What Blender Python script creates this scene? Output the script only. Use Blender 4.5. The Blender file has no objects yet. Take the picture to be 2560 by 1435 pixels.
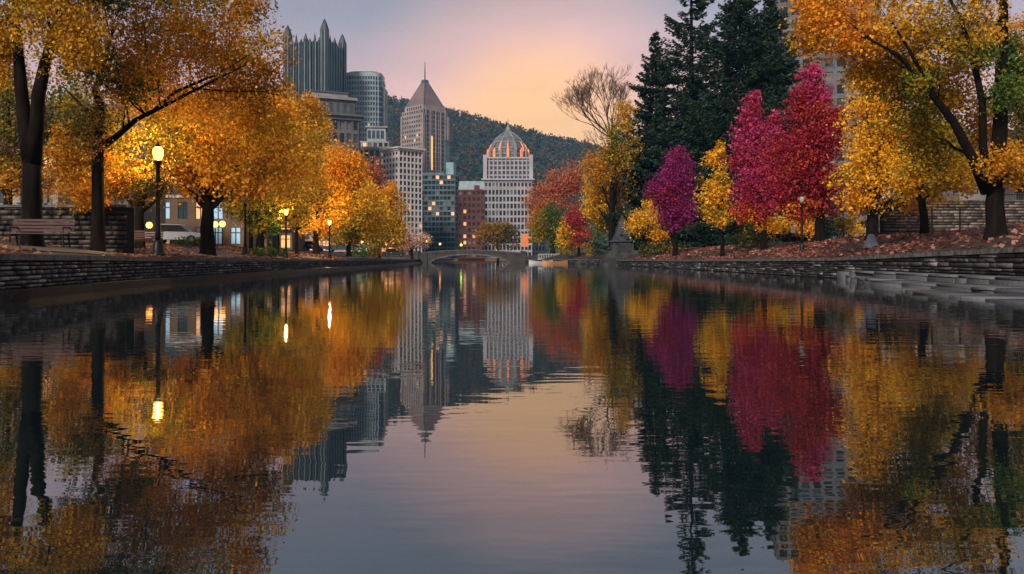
import bpy, math, random
import numpy as np
from mathutils import Vector
R = math.radians
random.seed(7)
rng = np.random.default_rng(7)
scene = bpy.context.scene
col = scene.collection

# ------------------------------------------------------------------ camera
F = 2000.0          # focal length in photo pixels (2560 wide)
HZ = 645.0          # row of the horizon
cam_d = bpy.data.cameras.new('camera')
cam = bpy.data.objects.new('camera', cam_d); col.objects.link(cam)
cam.location = (0, 0, 1.0); cam.rotation_euler = (R(90), 0, 0)
cam_d.sensor_width = 36.0; cam_d.lens = 36.0 * F / 2560.0
cam_d.shift_y = -(717.5 - HZ) / 2560.0
cam_d.clip_start = 0.1; cam_d.clip_end = 20000
scene.camera = cam

# ------------------------------------------------------------------ world
world = bpy.data.worlds.new('World'); scene.world = world
world.use_nodes = True
nt = world.node_tree; nt.nodes.clear()
def N(tree, t, **kw):
    n = tree.nodes.new(t)
    for k, v in kw.items(): setattr(n, k, v)
    return n
GLOW_AZ = math.atan2(1345 - 1280, F)           # azimuth of the afterglow, to the right of +Y
SUN_EL = R(34.0); SUN_AZ = R(-152)      # added front light, high on the left behind the camera, away from the afterglow
def build_world():
    L = nt.links.new
    out = N(nt, 'ShaderNodeOutputWorld'); bg = N(nt, 'ShaderNodeBackground')
    tc = N(nt, 'ShaderNodeTexCoord')
    sep = N(nt, 'ShaderNodeSeparateXYZ'); L(tc.outputs['Generated'], sep.inputs[0])
    ramp = N(nt, 'ShaderNodeValToRGB'); L(sep.outputs['Z'], ramp.inputs[0])
    cr = ramp.color_ramp
    stops = [(0.0, (.86, .46, .27)), (.14, (.90, .47, .34)), (.185, (.80, .46, .40)), (.23, (.60, .42, .44)), (.28, (.41, .36, .41)),
             (.34, (.29, .295, .35)), (.42, (.195, .21, .255)), (.52, (.20, .22, .27)), (.75, (.36, .38, .45)), (1.0, (.55, .56, .64))]
    while len(cr.elements) < len(stops): cr.elements.new(.5)
    for e, (p, c) in zip(cr.elements, stops): e.position = p; e.color = (*c, 1)
    # afterglow round the point where the sun went down
    dv = Vector((math.sin(GLOW_AZ) * math.cos(R(7)), math.cos(GLOW_AZ) * math.cos(R(7)), math.sin(R(7))))
    dot = N(nt, 'ShaderNodeVectorMath', operation='DOT_PRODUCT'); dot.inputs[1].default_value = dv
    L(tc.outputs['Generated'], dot.inputs[0])
    prev = ramp.outputs[0]
    for lo, c in ((.962, (1.0, .54, .42, 1)), (.985, (1.3, .66, .20, 1))):
        g = N(nt, 'ShaderNodeMapRange'); g.inputs[1].default_value = lo; g.inputs[2].default_value = 1.0
        g.interpolation_type = 'SMOOTHSTEP'
        L(dot.outputs['Value'], g.inputs[0])
        glow = N(nt, 'ShaderNodeMix', data_type='RGBA')
        glow.inputs['B'].default_value = c
        L(g.outputs[0], glow.inputs['Factor']); L(prev, glow.inputs['A']); prev = glow.outputs['Result']
    # thin high cloud
    mp = N(nt, 'ShaderNodeMapping'); mp.inputs['Scale'].default_value = (1.5, 1.5, 7)
    L(tc.outputs['Generated'], mp.inputs[0])
    nz = N(nt, 'ShaderNodeTexNoise'); nz.inputs['Scale'].default_value = 2.2; nz.inputs['Detail'].default_value = 4
    L(mp.outputs[0], nz.inputs['Vector'])
    mr = N(nt, 'ShaderNodeMapRange'); mr.inputs[1].default_value = .3; mr.inputs[2].default_value = .7
    mr.inputs[3].default_value = .90; mr.inputs[4].default_value = 1.10
    L(nz.outputs[0], mr.inputs[0])
    mul = N(nt, 'ShaderNodeVectorMath', operation='SCALE')
    L(prev, mul.inputs[0]); L(mr.outputs[0], mul.inputs['Scale'])
    sky = N(nt, 'ShaderNodeTexSky'); sky.sky_type = 'NISHITA'; sky.sun_disc = False
    sky.sun_elevation = SUN_EL; sky.sun_rotation = SUN_AZ
    sc = N(nt, 'ShaderNodeVectorMath', operation='SCALE'); sc.inputs['Scale'].default_value = .02
    L(sky.outputs[0], sc.inputs[0])
    add = N(nt, 'ShaderNodeVectorMath', operation='ADD')
    L(mul.outputs[0], add.inputs[0]); L(sc.outputs[0], add.inputs[1])
    L(add.outputs[0], bg.inputs['Color']); bg.inputs['Strength'].default_value = 1.0
    L(bg.outputs[0], out.inputs['Surface'])
build_world()

# ------------------------------------------------------------------ sun lamp, added as front light
sd = bpy.data.lights.new('sun', 'SUN'); sd.energy = 4.2; sd.angle = R(10); sd.color = (1.0, .86, .72)
sun = bpy.data.objects.new('sun', sd); col.objects.link(sun)
sdir = Vector((math.sin(SUN_AZ) * math.cos(SUN_EL), math.cos(SUN_AZ) * math.cos(SUN_EL), math.sin(SUN_EL)))
sun.rotation_euler = sdir.to_track_quat('Z', 'Y').to_euler()
sun.location = (0, 0, 60)

scene.view_settings.view_transform = 'Standard'
try: scene.view_settings.look = 'None'
except Exception: pass
scene.view_settings.exposure = 0.0; scene.view_settings.gamma = 1.0
cy = scene.cycles
cy.max_bounces = 6; cy.diffuse_bounces = 3; cy.glossy_bounces = 3; cy.transmission_bounces = 3
cy.volume_bounces = 0; cy.transparent_max_bounces = 4
cy.sample_clamp_indirect = 4.0; cy.caustics_reflective = False; cy.caustics_refractive = False
cy.use_denoising = True

# ------------------------------------------------------------------ helpers
def PX(px, D): return (px - 1280.0) * D / F
def PZ(py, D): return 1.0 + (HZ - py) * D / F

def mesh_from(name, V, Fc, n=None):
    """V (k,3) array, Fc list of tuples or (m,4)/(m,3) int array."""
    me = bpy.data.meshes.new(name)
    if isinstance(Fc, np.ndarray):
        V = np.asarray(V, dtype=np.float32)
        m, q = Fc.shape
        me.vertices.add(len(V)); me.vertices.foreach_set('co', V.ravel())
        me.loops.add(m * q); me.loops.foreach_set('vertex_index', Fc.astype(np.int32).ravel())
        me.polygons.add(m)
        me.polygons.foreach_set('loop_start', np.arange(0, m * q, q, dtype=np.int32))
        me.polygons.foreach_set('loop_total', np.full(m, q, dtype=np.int32))
        me.update(calc_edges=True)
    else:
        me.from_pydata([tuple(v) for v in V], [], Fc); me.update()
    return me

def link(name, me, mat=None, parent=None, loc=None, rz=0.0):
    o = bpy.data.objects.new(name, me); col.objects.link(o)
    if mat is not None and me is not None:
        if len(me.materials) == 0: me.materials.append(mat)
    if parent is not None: o.parent = parent
    if loc is not None: o.location = loc
    if rz: o.rotation_euler = (0, 0, rz)
    return o

def tag(o, label=None, cat=None, group=None, kind=None):
    if label: o['label'] = label
    if cat: o['category'] = cat
    if group: o['group'] = group
    if kind: o['kind'] = kind
    return o

def empty(name, loc, label, cat, group=None, rz=0.0):
    o = bpy.data.objects.new(name, None); col.objects.link(o)
    o.location = loc; o.rotation_euler = (0, 0, rz); o.empty_display_size = .2
    return tag(o, label, cat, group)

def copy_thing(root, loc, rz, label, scale=None):
    r = root.copy(); col.objects.link(r); r.location = loc; r.rotation_euler = (0, 0, rz)
    r['label'] = label
    if scale: r.scale = scale
    for ch in list(root.children):
        c = ch.copy(); col.objects.link(c); c.parent = r
        for g in list(ch.children):
            d = g.copy(); col.objects.link(d); d.parent = c
    return r

class MB:
    def __init__(s): s.v = []; s.f = []; s.sm = False
    def box(s, x0, x1, y0, y1, z0, z1):
        b = len(s.v)
        s.v += [(x0, y0, z0), (x1, y0, z0), (x1, y1, z0), (x0, y1, z0), (x0, y0, z1), (x1, y0, z1), (x1, y1, z1), (x0, y1, z1)]
        s.f += [(b, b+3, b+2, b+1), (b+4, b+5, b+6, b+7), (b, b+1, b+5, b+4), (b+1, b+2, b+6, b+5), (b+2, b+3, b+7, b+6), (b+3, b, b+4, b+7)]
        return s
    def frustum(s, cx, cy, z0, z1, hx0, hy0, hx1, hy1, n=4, rot=0):
        """n-gon frustum; for n=4 half sizes hx,hy are box half widths"""
        b = len(s.v)
        for z, hx, hy in ((z0, hx0, hy0), (z1, hx1, hy1)):
            for k in range(n):
                if n == 4:
                    sx, sy = ((-1, -1), (1, -1), (1, 1), (-1, 1))[k]
                    s.v.append((cx + sx * hx, cy + sy * hy, z))
                else:
                    a = 2 * math.pi * (k + .5) / n + rot
                    s.v.append((cx + hx * math.cos(a), cy + hy * math.sin(a), z))
        for k in range(n):
            k2 = (k + 1) % n
            s.f.append((b + k, b + k2, b + n + k2, b + n + k))
        s.f.append(tuple(b + n - 1 - k for k in range(n))); s.f.append(tuple(b + n + k for k in range(n)))
        return s
    def lathe(s, prof, n=12, cx=0, cy=0, z=0):
        b = len(s.v)
        for r, h in prof:
            for k in range(n):
                a = 2 * math.pi * k / n
                s.v.append((cx + r * math.cos(a), cy + r * math.sin(a), z + h))
        for i in range(len(prof) - 1):
            for k in range(n):
                k2 = (k + 1) % n
                s.f.append((b + i*n + k, b + i*n + k2, b + (i+1)*n + k2, b + (i+1)*n + k))
        s.f.append(tuple(b + n - 1 - k for k in range(n)))
        t = b + (len(prof) - 1) * n
        s.f.append(tuple(t + k for k in range(n)))
        return s
    def tube(s, pts, rad, n=6):
        pts = [Vector(p) for p in pts]; b = len(s.v)
        up = Vector((0.31, .17, .93)).normalized()
        for i, p in enumerate(pts):
            t = (pts[min(i+1, len(pts)-1)] - pts[max(i-1, 0)]).normalized()
            a = t.cross(up)
            if a.length < .05: a = t.cross(Vector((1, 0, 0)))
            a.normalize(); c = t.cross(a)
            r = rad[i] if hasattr(rad, '__len__') else rad
            for k in range(n):
                th = 2 * math.pi * k / n
                q = p + a * (r * math.cos(th)) + c * (r * math.sin(th))
                s.v.append((q.x, q.y, q.z))
        for i in range(len(pts) - 1):
            for k in range(n):
                k2 = (k + 1) % n
                s.f.append((b + i*n + k, b + (i+1)*n + k, b + (i+1)*n + k2, b + i*n + k2))
        s.f.append(tuple(b + k for k in range(n)))
        t = b + (len(pts) - 1) * n
        s.f.append(tuple(t + n - 1 - k for k in range(n)))
        return s
    def prism(s, poly, y0, y1):
        """extrude an (x,z) outline along y"""
        b = len(s.v); n = len(poly)
        s.v += [(x, y0, z) for x, z in poly] + [(x, y1, z) for x, z in poly]
        for k in range(n):
            k2 = (k + 1) % n
            s.f.append((b + k, b + k2, b + n + k2, b + n + k))
        s.f.append(tuple(b + n - 1 - k for k in range(n))); s.f.append(tuple(b + n + k for k in range(n)))
        return s
    def mesh(s, name): 
        me = mesh_from(name, s.v, s.f)
        return me
    def build(s, name, mat, parent=None, loc=None, rz=0.0, smooth=False):
        me = s.mesh(name)
        if smooth:
            me.polygons.foreach_set('use_smooth', [True] * len(me.polygons))
        return link(name, me, mat, parent, loc, rz)

# ------------------------------------------------------------------ materials
def pm(name, c1, c2=None, scale=3.0, rough=.8, bump=0.0, metal=0.0, stretch=(1, 1, 1), detail=5, spec=.3):
    m = bpy.data.materials.new(name); m.use_nodes = True
    t = m.node_tree; b = t.nodes['Principled BSDF']
    b.inputs['Roughness'].default_value = rough; b.inputs['Metallic'].default_value = metal
    b.inputs['Specular IOR Level'].default_value = spec
    if c2 is None: c2 = tuple(x * .7 for x in c1)
    tc = N(t, 'ShaderNodeTexCoord'); mp = N(t, 'ShaderNodeMapping'); mp.inputs['Scale'].default_value = stretch
    nz = N(t, 'ShaderNodeTexNoise'); nz.inputs['Scale'].default_value = scale; nz.inputs['Detail'].default_value = detail
    t.links.new(tc.outputs['Object'], mp.inputs[0]); t.links.new(mp.outputs[0], nz.inputs['Vector'])
    cr = N(t, 'ShaderNodeValToRGB'); cr.color_ramp.elements[0].position = .35; cr.color_ramp.elements[1].position = .65
    cr.color_ramp.elements[0].color = (*c2, 1); cr.color_ramp.elements[1].color = (*c1, 1)
    t.links.new(nz.outputs[0], cr.inputs[0]); t.links.new(cr.outputs[0], b.inputs['Base Color'])
    if bump:
        bp = N(t, 'ShaderNodeBump'); bp.inputs['Strength'].default_value = 1.0; bp.inputs['Distance'].default_value = bump
        t.links.new(nz.outputs[0], bp.inputs['Height']); t.links.new(bp.outputs[0], b.inputs['Normal'])
    return m
def glow_mat(name, c, s):
    m = bpy.data.materials.new(name); m.use_nodes = True
    t = m.node_tree; b = t.nodes['Principled BSDF']
    tc = N(t, 'ShaderNodeTexCoord'); nz = N(t, 'ShaderNodeTexNoise'); nz.inputs['Scale'].default_value = 1.7
    t.links.new(tc.outputs['Object'], nz.inputs['Vector'])
    mr = N(t, 'ShaderNodeMapRange'); mr.inputs[3].default_value = s * .6; mr.inputs[4].default_value = s * 1.4
    t.links.new(nz.outputs[0], mr.inputs[0]); t.links.new(mr.outputs[0], b.inputs['Emission Strength'])
    b.inputs['Base Color'].default_value = (*c, 1); b.inputs['Emission Color'].default_value = (*c, 1)
    return m
def attr_mat(name, attr, transl=.45, rough=.6, spec=.25):
    """leaves: colour of each leaf is stored on its face, some light passes through"""
    m = bpy.data.materials.new(name); m.use_nodes = True
    t = m.node_tree; t.nodes.clear(); L = t.links.new
    out = N(t, 'ShaderNodeOutputMaterial'); at = N(t, 'ShaderNodeAttribute'); at.attribute_name = attr
    pb = N(t, 'ShaderNodeBsdfPrincipled'); pb.inputs['Roughness'].default_value = rough
    pb.inputs['Specular IOR Level'].default_value = spec
    L(at.outputs['Color'], pb.inputs['Base Color'])
    if transl > 0:
        tr = N(t, 'ShaderNodeBsdfTranslucent'); mx = N(t, 'ShaderNodeMixShader'); mx.inputs[0].default_value = transl
        L(at.outputs['Color'], tr.inputs['Color']); L(pb.outputs[0], mx.inputs[1]); L(tr.outputs[0], mx.inputs[2])
        L(mx.outputs[0], out.inputs['Surface'])
    else:
        tc = N(t, 'ShaderNodeTexCoord'); nz = N(t, 'ShaderNodeTexNoise'); nz.inputs['Scale'].default_value = 9; nz.inputs['Detail'].default_value = 6
        L(tc.outputs['Object'], nz.inputs['Vector'])
        mr = N(t, 'ShaderNodeMapRange'); mr.inputs[3].default_value = .45; mr.inputs[4].default_value = 1.5
        L(nz.outputs[0], mr.inputs[0])
        sc = N(t, 'ShaderNodeVectorMath', operation='SCALE'); L(at.outputs['Color'], sc.inputs[0]); L(mr.outputs[0], sc.inputs['Scale'])
        L(sc.outputs[0], pb.inputs['Base Color'])
        bp = N(t, 'ShaderNodeBump'); bp.inputs['Distance'].default_value = .03; L(nz.outputs[0], bp.inputs['Height']); L(bp.outputs[0], pb.inputs['Normal'])
        L(pb.outputs[0], out.inputs['Surface'])
    return m
def face_colors(me, C, name='tint'):
    a = me.attributes.new(name, 'FLOAT_COLOR', 'FACE')
    C = np.asarray(C, dtype=np.float32)
    if C.shape[1] == 3: C = np.concatenate([C, np.ones((len(C), 1), np.float32)], 1)
    a.data.foreach_set('color', C.ravel())

LEAF = attr_mat('leaf', 'tint', .35)
NEEDLE = attr_mat('needle', 'tint', .15, .7)
STONE = attr_mat('field_stone', 'tint', 0, .55, .4)
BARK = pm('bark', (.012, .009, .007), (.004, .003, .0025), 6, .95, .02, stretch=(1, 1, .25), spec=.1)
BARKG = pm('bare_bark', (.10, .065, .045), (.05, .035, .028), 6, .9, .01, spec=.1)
COPING = pm('coping_stone', (.14, .14, .145), (.035, .035, .037), 5, .6, .01)
MORTAR = pm('dark_joint', (.02, .02, .02), (.008, .008, .008), 5, .95)
SOIL = pm('soil', (.045, .028, .02), (.015, .011, .008), 1.3, .95, .03)
ASPH = pm('asphalt', (.06, .058, .055), (.035, .034, .033), 2, .7)
IRON = pm('black_iron', (.016, .015, .015), (.008, .008, .008), 8, .45, metal=.4)
SLAT = pm('bench_slat', (.11, .06, .06), (.06, .032, .032), 12, .5, stretch=(.3, 4, 4))
def globe_mat(name, c, s):
    """glowing glass that lets the light of the bulb inside pass"""
    m = bpy.data.materials.new(name); m.use_nodes = True; t = m.node_tree; t.nodes.clear()
    out = N(t, 'ShaderNodeOutputMaterial'); mx = N(t, 'ShaderNodeMixShader'); mx.inputs[0].default_value = .35
    tr = N(t, 'ShaderNodeBsdfTransparent'); em = N(t, 'ShaderNodeEmission'); em.inputs['Color'].default_value = (*c, 1)
    tc = N(t, 'ShaderNodeTexCoord'); nz = N(t, 'ShaderNodeTexNoise'); nz.inputs['Scale'].default_value = 5
    t.links.new(tc.outputs['Object'], nz.inputs['Vector'])
    mr = N(t, 'ShaderNodeMapRange'); mr.inputs[3].default_value = s * .3; mr.inputs[4].default_value = s * 1.7
    t.links.new(nz.outputs[0], mr.inputs[0]); t.links.new(mr.outputs[0], em.inputs['Strength'])
    t.links.new(tr.outputs[0], mx.inputs[1]); t.links.new(em.outputs[0], mx.inputs[2]); t.links.new(mx.outputs[0], out.inputs['Surface'])
    return m
GLOBE = globe_mat('lamp_glow', (1.0, .38, .07), 11)
GLOBE_FAR = globe_mat('far_lamp_glow', (1.0, .40, .09), 8)
GLOBE_OFF = pm('frosted_globe', (.35, .33, .30), (.25, .24, .22), 5, .3)
def glass(name, c, rough=.12, spec=.4): return pm(name, c, tuple(x * .55 for x in c), .15, rough, spec=spec)
W_DARK = glass('window_glass', (.008, .012, .016), .2)
W_BLUE = glass('window_blue', (.04, .07, .09))
W_BLIND = pm('window_blind', (.16, .15, .14), (.09, .09, .09), .4, .6)
FRAME = pm('window_frame', (.05, .045, .04), (.03, .028, .025), 3, .6)
W_LIT = glow_mat('lit_window', (1.0, .55, .28), .30)
W_LITS = glow_mat('lit_shop_window', (1.0, .45, .15), .5)
W_COOL = glow_mat('cool_lit_window', (.35, .62, .85), .16)

# ------------------------------------------------------------------ terrain
LY = [-60, 0, 19, 24, 31.7, 42.6, 64.5, 117.6, 160, 262]
LX = [-10.5, -11.6, -12.2, -13, -14, -14.5, -15.5, -16.5, -18.8, -19]
LZ = [1.15, 1.1, 1.07, 1.05, 1.0, .93, .85, .75, .75, .9]
RY = [-60, 0, 17, 23.4, 39, 74, 100, 125, 150, 163, 262]
RX = [14.5, 14.8, 15, 15.2, 15.9, 15.5, 14.5, 12.5, 7.5, 2.6, 2.4]
RZ = [1.5, 1.45, 1.4, 1.31, 1.0, .81, .78, .75, .75, .75, .9]
def xl(y): return np.interp(y, LY, LX)
def xr(y): return np.interp(y, RY, RX)
def gz(x, y):
    """height of the banks"""
    a = xl(y) - x; b = x - xr(y)
    if a > 0: return float(np.interp(y, LY, LZ) + .12 * min(a, 10) + .04 * math.sin(x * .7 + y * .5) * min(a, 1))
    if b > 0: return float(np.interp(y, RY, RZ) + .24 * min(b, 5) + .05 * min(max(b - 5, 0), 20) + .05 * math.sin(x * .6 + y * .43) * min(b, 1))
    return 0.0
def make_ground():
    ys = np.concatenate([np.arange(-60, 130, 1.5), np.arange(130, 262.1, 4)])
    ds = [0, .4, 1, 1.7, 2.5, 3.5, 5, 7, 9, 12, 16, 25, 45, 100, 400, 2500]
    V = []; Fc = []
    for side in (-1, 1):
        b = len(V)
        for y in ys:
            xw = xl(y) if side < 0 else xr(y)
            for d in ds:
                x = xw + side * (d + .05); V.append((x, y, gz(x, y)))
        nd = len(ds)
        for i in range(len(ys) - 1):
            for j in range(nd - 1):
                q = (b + i*nd + j, b + i*nd + j + 1, b + (i+1)*nd + j + 1, b + (i+1)*nd + j)
                Fc.append(q if side > 0 else q[::-1])
    b = len(V)
    V += [(-2600, 258, .88), (2600, 258, .88), (2600, 5000, .88), (-2600, 5000, .88)]
    Fc.append((b, b+1, b+2, b+3))
    me = mesh_from('ground', V, Fc)
    return tag(link('ground', me, SOIL), kind='structure')
make_ground()
# street on the left bank and path behind the right-hand slope
def strip(name, mat, f0, f1, ys, dz):
    V = []; Fc = []
    n = 4
    for y in ys:
        for k in range(n + 1):
            x = f0(y) + (f1(y) - f0(y)) * k / n
            V.append((x, y, gz(x, y) + dz))
    for i in range(len(ys) - 1):
        for k in range(n):
            Fc.append((i*(n+1)+k, i*(n+1)+k+1, (i+1)*(n+1)+k+1, (i+1)*(n+1)+k))
    return tag(link(name, mesh_from(name, V, Fc), mat), kind='structure')
strip('street', ASPH, lambda y: xl(y) - 18, lambda y: xl(y) - 10.5, np.arange(40, 258, 4), .03)
PATHM = pm('path_paving', (.12, .105, .095), (.06, .05, .045), 1.5, .7)
strip('promenade', PATHM, lambda y: xl(y) - 2.4, lambda y: xl(y) - .9, np.arange(20, 250, 2), .03)

def make_water():
    m = bpy.data.materials.new('pond_water'); m.use_nodes = True
    t = m.node_tree; b = t.nodes['Principled BSDF']; L = t.links.new
    b.inputs['Base Color'].default_value = (.004, .009, .010, 1)
    b.inputs['Roughness'].default_value = .012; b.inputs['IOR'].default_value = 3.3
    tc = N(t, 'ShaderNodeTexCoord')
    def noise(scale, st, detail, dist=0.0):
        mp = N(t, 'ShaderNodeMapping'); mp.inputs['Scale'].default_value = st
        L(tc.outputs['Object'], mp.inputs[0])
        n = N(t, 'ShaderNodeTexNoise'); n.inputs['Scale'].default_value = scale; n.inputs['Detail'].default_value = detail
        n.inputs['Distortion'].default_value = dist
        L(mp.outputs[0], n.inputs['Vector']); return n
    n1 = noise(3.4, (.4, 1, 1), 2.5, .3); n2 = noise(.6, (.5, 1, 1), 2); n3 = noise(.07, (1, 1, 1), 2)
    mr = N(t, 'ShaderNodeMapRange'); mr.inputs[1].default_value = .38; mr.inputs[2].default_value = .62
    mr.inputs[3].default_value = .35; mr.inputs[4].default_value = 1.3
    L(n3.outputs[0], mr.inputs[0])
    mu = N(t, 'ShaderNodeMath', operation='MULTIPLY'); L(n1.outputs[0], mu.inputs[0]); L(mr.outputs[0], mu.inputs[1])
    n4 = noise(10, (.3, 1, 1), 1); m4 = N(t, 'ShaderNodeMath', operation='MULTIPLY_ADD'); m4.inputs[1].default_value = .13
    L(n4.outputs[0], m4.inputs[0]); L(mu.outputs[0], m4.inputs[2]); mu = m4
    ad = N(t, 'ShaderNodeMath', operation='MULTIPLY_ADD'); ad.inputs[1].default_value = .7
    L(n2.outputs[0], ad.inputs[0]); L(mu.outputs[0], ad.inputs[2])
    bp = N(t, 'ShaderNodeBump'); bp.inputs['Strength'].default_value = 1; bp.inputs['Distance'].default_value = .0036
    L(ad.outputs[0], bp.inputs['Height']); L(bp.outputs[0], b.inputs['Normal'])
    V = [(-30, -60, 0), (30, -60, 0), (30, 262, 0), (-30, 262, 0)]
    tag(link('water', mesh_from('water', V, [(0, 1, 2, 3)]), m), kind='structure')
make_water()

# ------------------------------------------------------------------ stone walls round the pond
def stone_courses(fx, side, fz0, fz1, y0, y1, hrow, lmin, lmax, seed, pal, jit=.05):
    """rubble masonry: every stone a block of its own in one mesh; front faces look to the water"""
    r = random.Random(seed); V = []; Q = []; C = []
    y = y0
    # walk in rows
    zmax = max(fz1(y0), fz1(y1), fz1((y0 + y1) / 2))
    z = fz0
    while z < zmax:
        h = hrow * r.uniform(.7, 1.45)
        y = y0 - r.uniform(0, lmax)
        while y < y1:
            l = r.uniform(lmin, lmax) * (1 + max(0, y) / 90.0)
            ya, yb = y + .012, y + l - .012; y += l
            ym = (ya + yb) / 2
            zt = min(z + h, fz1(ym)) - .012
            if zt - z < .03 or ym < y0: continue
            p = r.uniform(-jit, jit) * .6
            b = len(V)
            ins = min(.022, (zt - z) * .22, (yb - ya) * .2)
            xa, xb = float(fx(ya)), float(fx(yb))
            for (yy, zz, off) in ((ya, z, 0), (yb, z, 0), (yb, zt, 0), (ya, zt, 0)):
                V.append(((xa if yy == ya else xb) + side * .06, yy, zz))
            for (yy, zz) in ((ya + ins, z + ins), (yb - ins, z + ins), (yb - ins, zt - ins), (ya + ins, zt - ins)):
                xx = xa + (xb - xa) * (yy - ya) / (yb - ya)
                V.append((xx - side * (.05 + p + r.uniform(-.012, .012)), yy + r.uniform(-.01, .01), zz + r.uniform(-.008, .008)))
            fs = [(4, 5, 6, 7), (0, 1, 5, 4), (1, 2, 6, 5), (2, 3, 7, 6), (3, 0, 4, 7)]
            c = r.choice(pal); k = r.uniform(.55, 1.4)
            for f in fs:
                q = tuple(b + i for i in f)
                Q.append(q if side > 0 else q[::-1]); C.append((c[0]*k, c[1]*k, c[2]*k))
        z += h
    me = mesh_from('stonework', np.array(V), np.array(Q)); face_colors(me, C)
    return me
def ribbon(fx0, fx1, fz0, fz1, ys, wob=0.0, seed=1):
    """closed bar that follows the bank"""
    r = random.Random(seed); V = []; Fc = []
    for y in ys:
        w = r.uniform(-wob, wob)
        a, b = float(fx0(y)) + w, float(fx1(y))
        za, zb = fz0(y), fz1(y) + r.uniform(-wob, wob) * .25
        V += [(a, y, za), (b, y, za), (b, y, zb), (a, y, zb)]
    for i in range(len(ys) - 1):
        o = i * 4
        for k in range(4):
            k2 = (k + 1) % 4
            Fc.append((o + k, o + k2, o + 4 + k2, o + 4 + k))
    n = len(V)
    Fc += [(0, 3, 2, 1), (n-4, n-3, n-2, n-1)]
    return mesh_from('bar', V, Fc)
PALW = [(.05, .05, .054), (.03, .03, .033), (.08, .08, .085), (.018, .018, .02), (.042, .04, .037), (.19, .19, .20)]
lz = lambda y: float(np.interp(y, LY, LZ)); rz_ = lambda y: float(np.interp(y, RY, RZ))
def pond_walls():
    ysl = np.concatenate([np.arange(-40, 60, 1.1), np.arange(60, 259, 4)])
    w = empty('pond_wall', (0, 0, 0), 'long dark rubble stone wall along the left bank under the lamps and benches', 'wall')
    link('stonework', stone_courses(xl, -1, .24, lambda y: lz(y) - .12, 8, 250, .105, .15, .6, 3, PALW, .07), STONE, w)
    link('backing', ribbon(lambda y: xl(y) - .75, lambda y: xl(y) - .02, lambda y: -.5, lambda y: lz(y) - .13, ysl), MORTAR, w)
    link('coping', ribbon(lambda y: xl(y) - .8, lambda y: xl(y) + .12, lambda y: lz(y) - .12, lambda y: lz(y) + .03, ysl, .02, 5), COPING, w)
    link('footing', ribbon(lambda y: xl(y) + .0, lambda y: xl(y) + .55, lambda y: -.5, lambda y: .23, ysl, .02, 9), pm('wet_footing', (.035, .035, .036), (.012, .012, .013), 3, .25, .01), w)
    ysr = np.concatenate([np.arange(-40, 60, 1.1), np.arange(60, 123, 3), np.arange(123, 166, 2), np.arange(166, 259, 4)])
    w = empty('pond_wall', (0, 0, 0), 'rubble stone wall along the right bank below the leaf covered slope', 'wall')
    link('stonework', stone_courses(xr, 1, .02, lambda y: rz_(y) - .13, 8, 163, .13, .22, .8, 4, PALW, .08), STONE, w)
    link('backing', ribbon(lambda y: xr(y) + .75, lambda y: xr(y) + .02, lambda y: -.5, lambda y: rz_(y) - .14, ysr), MORTAR, w)
    link('coping', ribbon(lambda y: xr(y) + .85, lambda y: xr(y) - .14, lambda y: rz_(y) - .13, lambda y: rz_(y) + .03, ysr, .02, 6), COPING, w)
pond_walls()
def stone_steps():
    """flat slabs stepping down into the water in the right foreground"""
    t = empty('stone_steps', (14, 24, 0), 'pale flat stone ledges stepping down into the water at the right edge', 'steps')
    r = random.Random(12)
    slab_pal = [(.09, .10, .11), (.065, .07, .076), (.12, .13, .145), (.05, .054, .058)]
    tiers = [(.44, 0.0, .9, 38.5), (.20, .85, 2.3, 37), (.05, 2.2, 3.9, 31)]
    for ti, (zt, o0, o1, yend) in enumerate(tiers):
        V = []; Q = []; C = []
        y = 5.0
        while y < yend:
            l = r.uniform(.7, 2.8); ya, yb = y, min(y + l - .02, yend); y += l
            def taper(yy, o): 
                k = min(1.0, max(.12, (yend + 1 - yy) / 9.0)); return o * k
            nlay = 2
            for q in range(nlay):
                top = zt - q * .085 + r.uniform(-.012, .012); bot = top - .075
                if q == nlay - 1: bot = -.4
                b = len(V); e = r.uniform(-.07, .07) + .05 * q
                for zz in (bot, top):
                    for (yy, oo) in ((ya, taper(ya, o0) - .05), (ya, taper(ya, o1) + e), (yb, taper(yb, o1) + e + r.uniform(-.05, .05)), (yb, taper(yb, o0) - .05)):
                        V.append((float(xr(yy)) - .06 - oo - 14, yy - 24, zz + r.uniform(-.008, .008)))
                c = r.choice(slab_pal); k = r.uniform(.7, 1.2)
                for f in ((4, 5, 6, 7), (0, 1, 5, 4), (1, 2, 6, 5), (2, 3, 7, 6), (3, 0, 4, 7)):
                    Q.append(tuple(b + i for i in f)[::-1]); C.append((c[0]*k, c[1]*k, c[2]*k))
        me = mesh_from('step', np.array(V), np.array(Q)); face_colors(me, C)
        link('step', me, STONE, t)
stone_steps()

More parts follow.
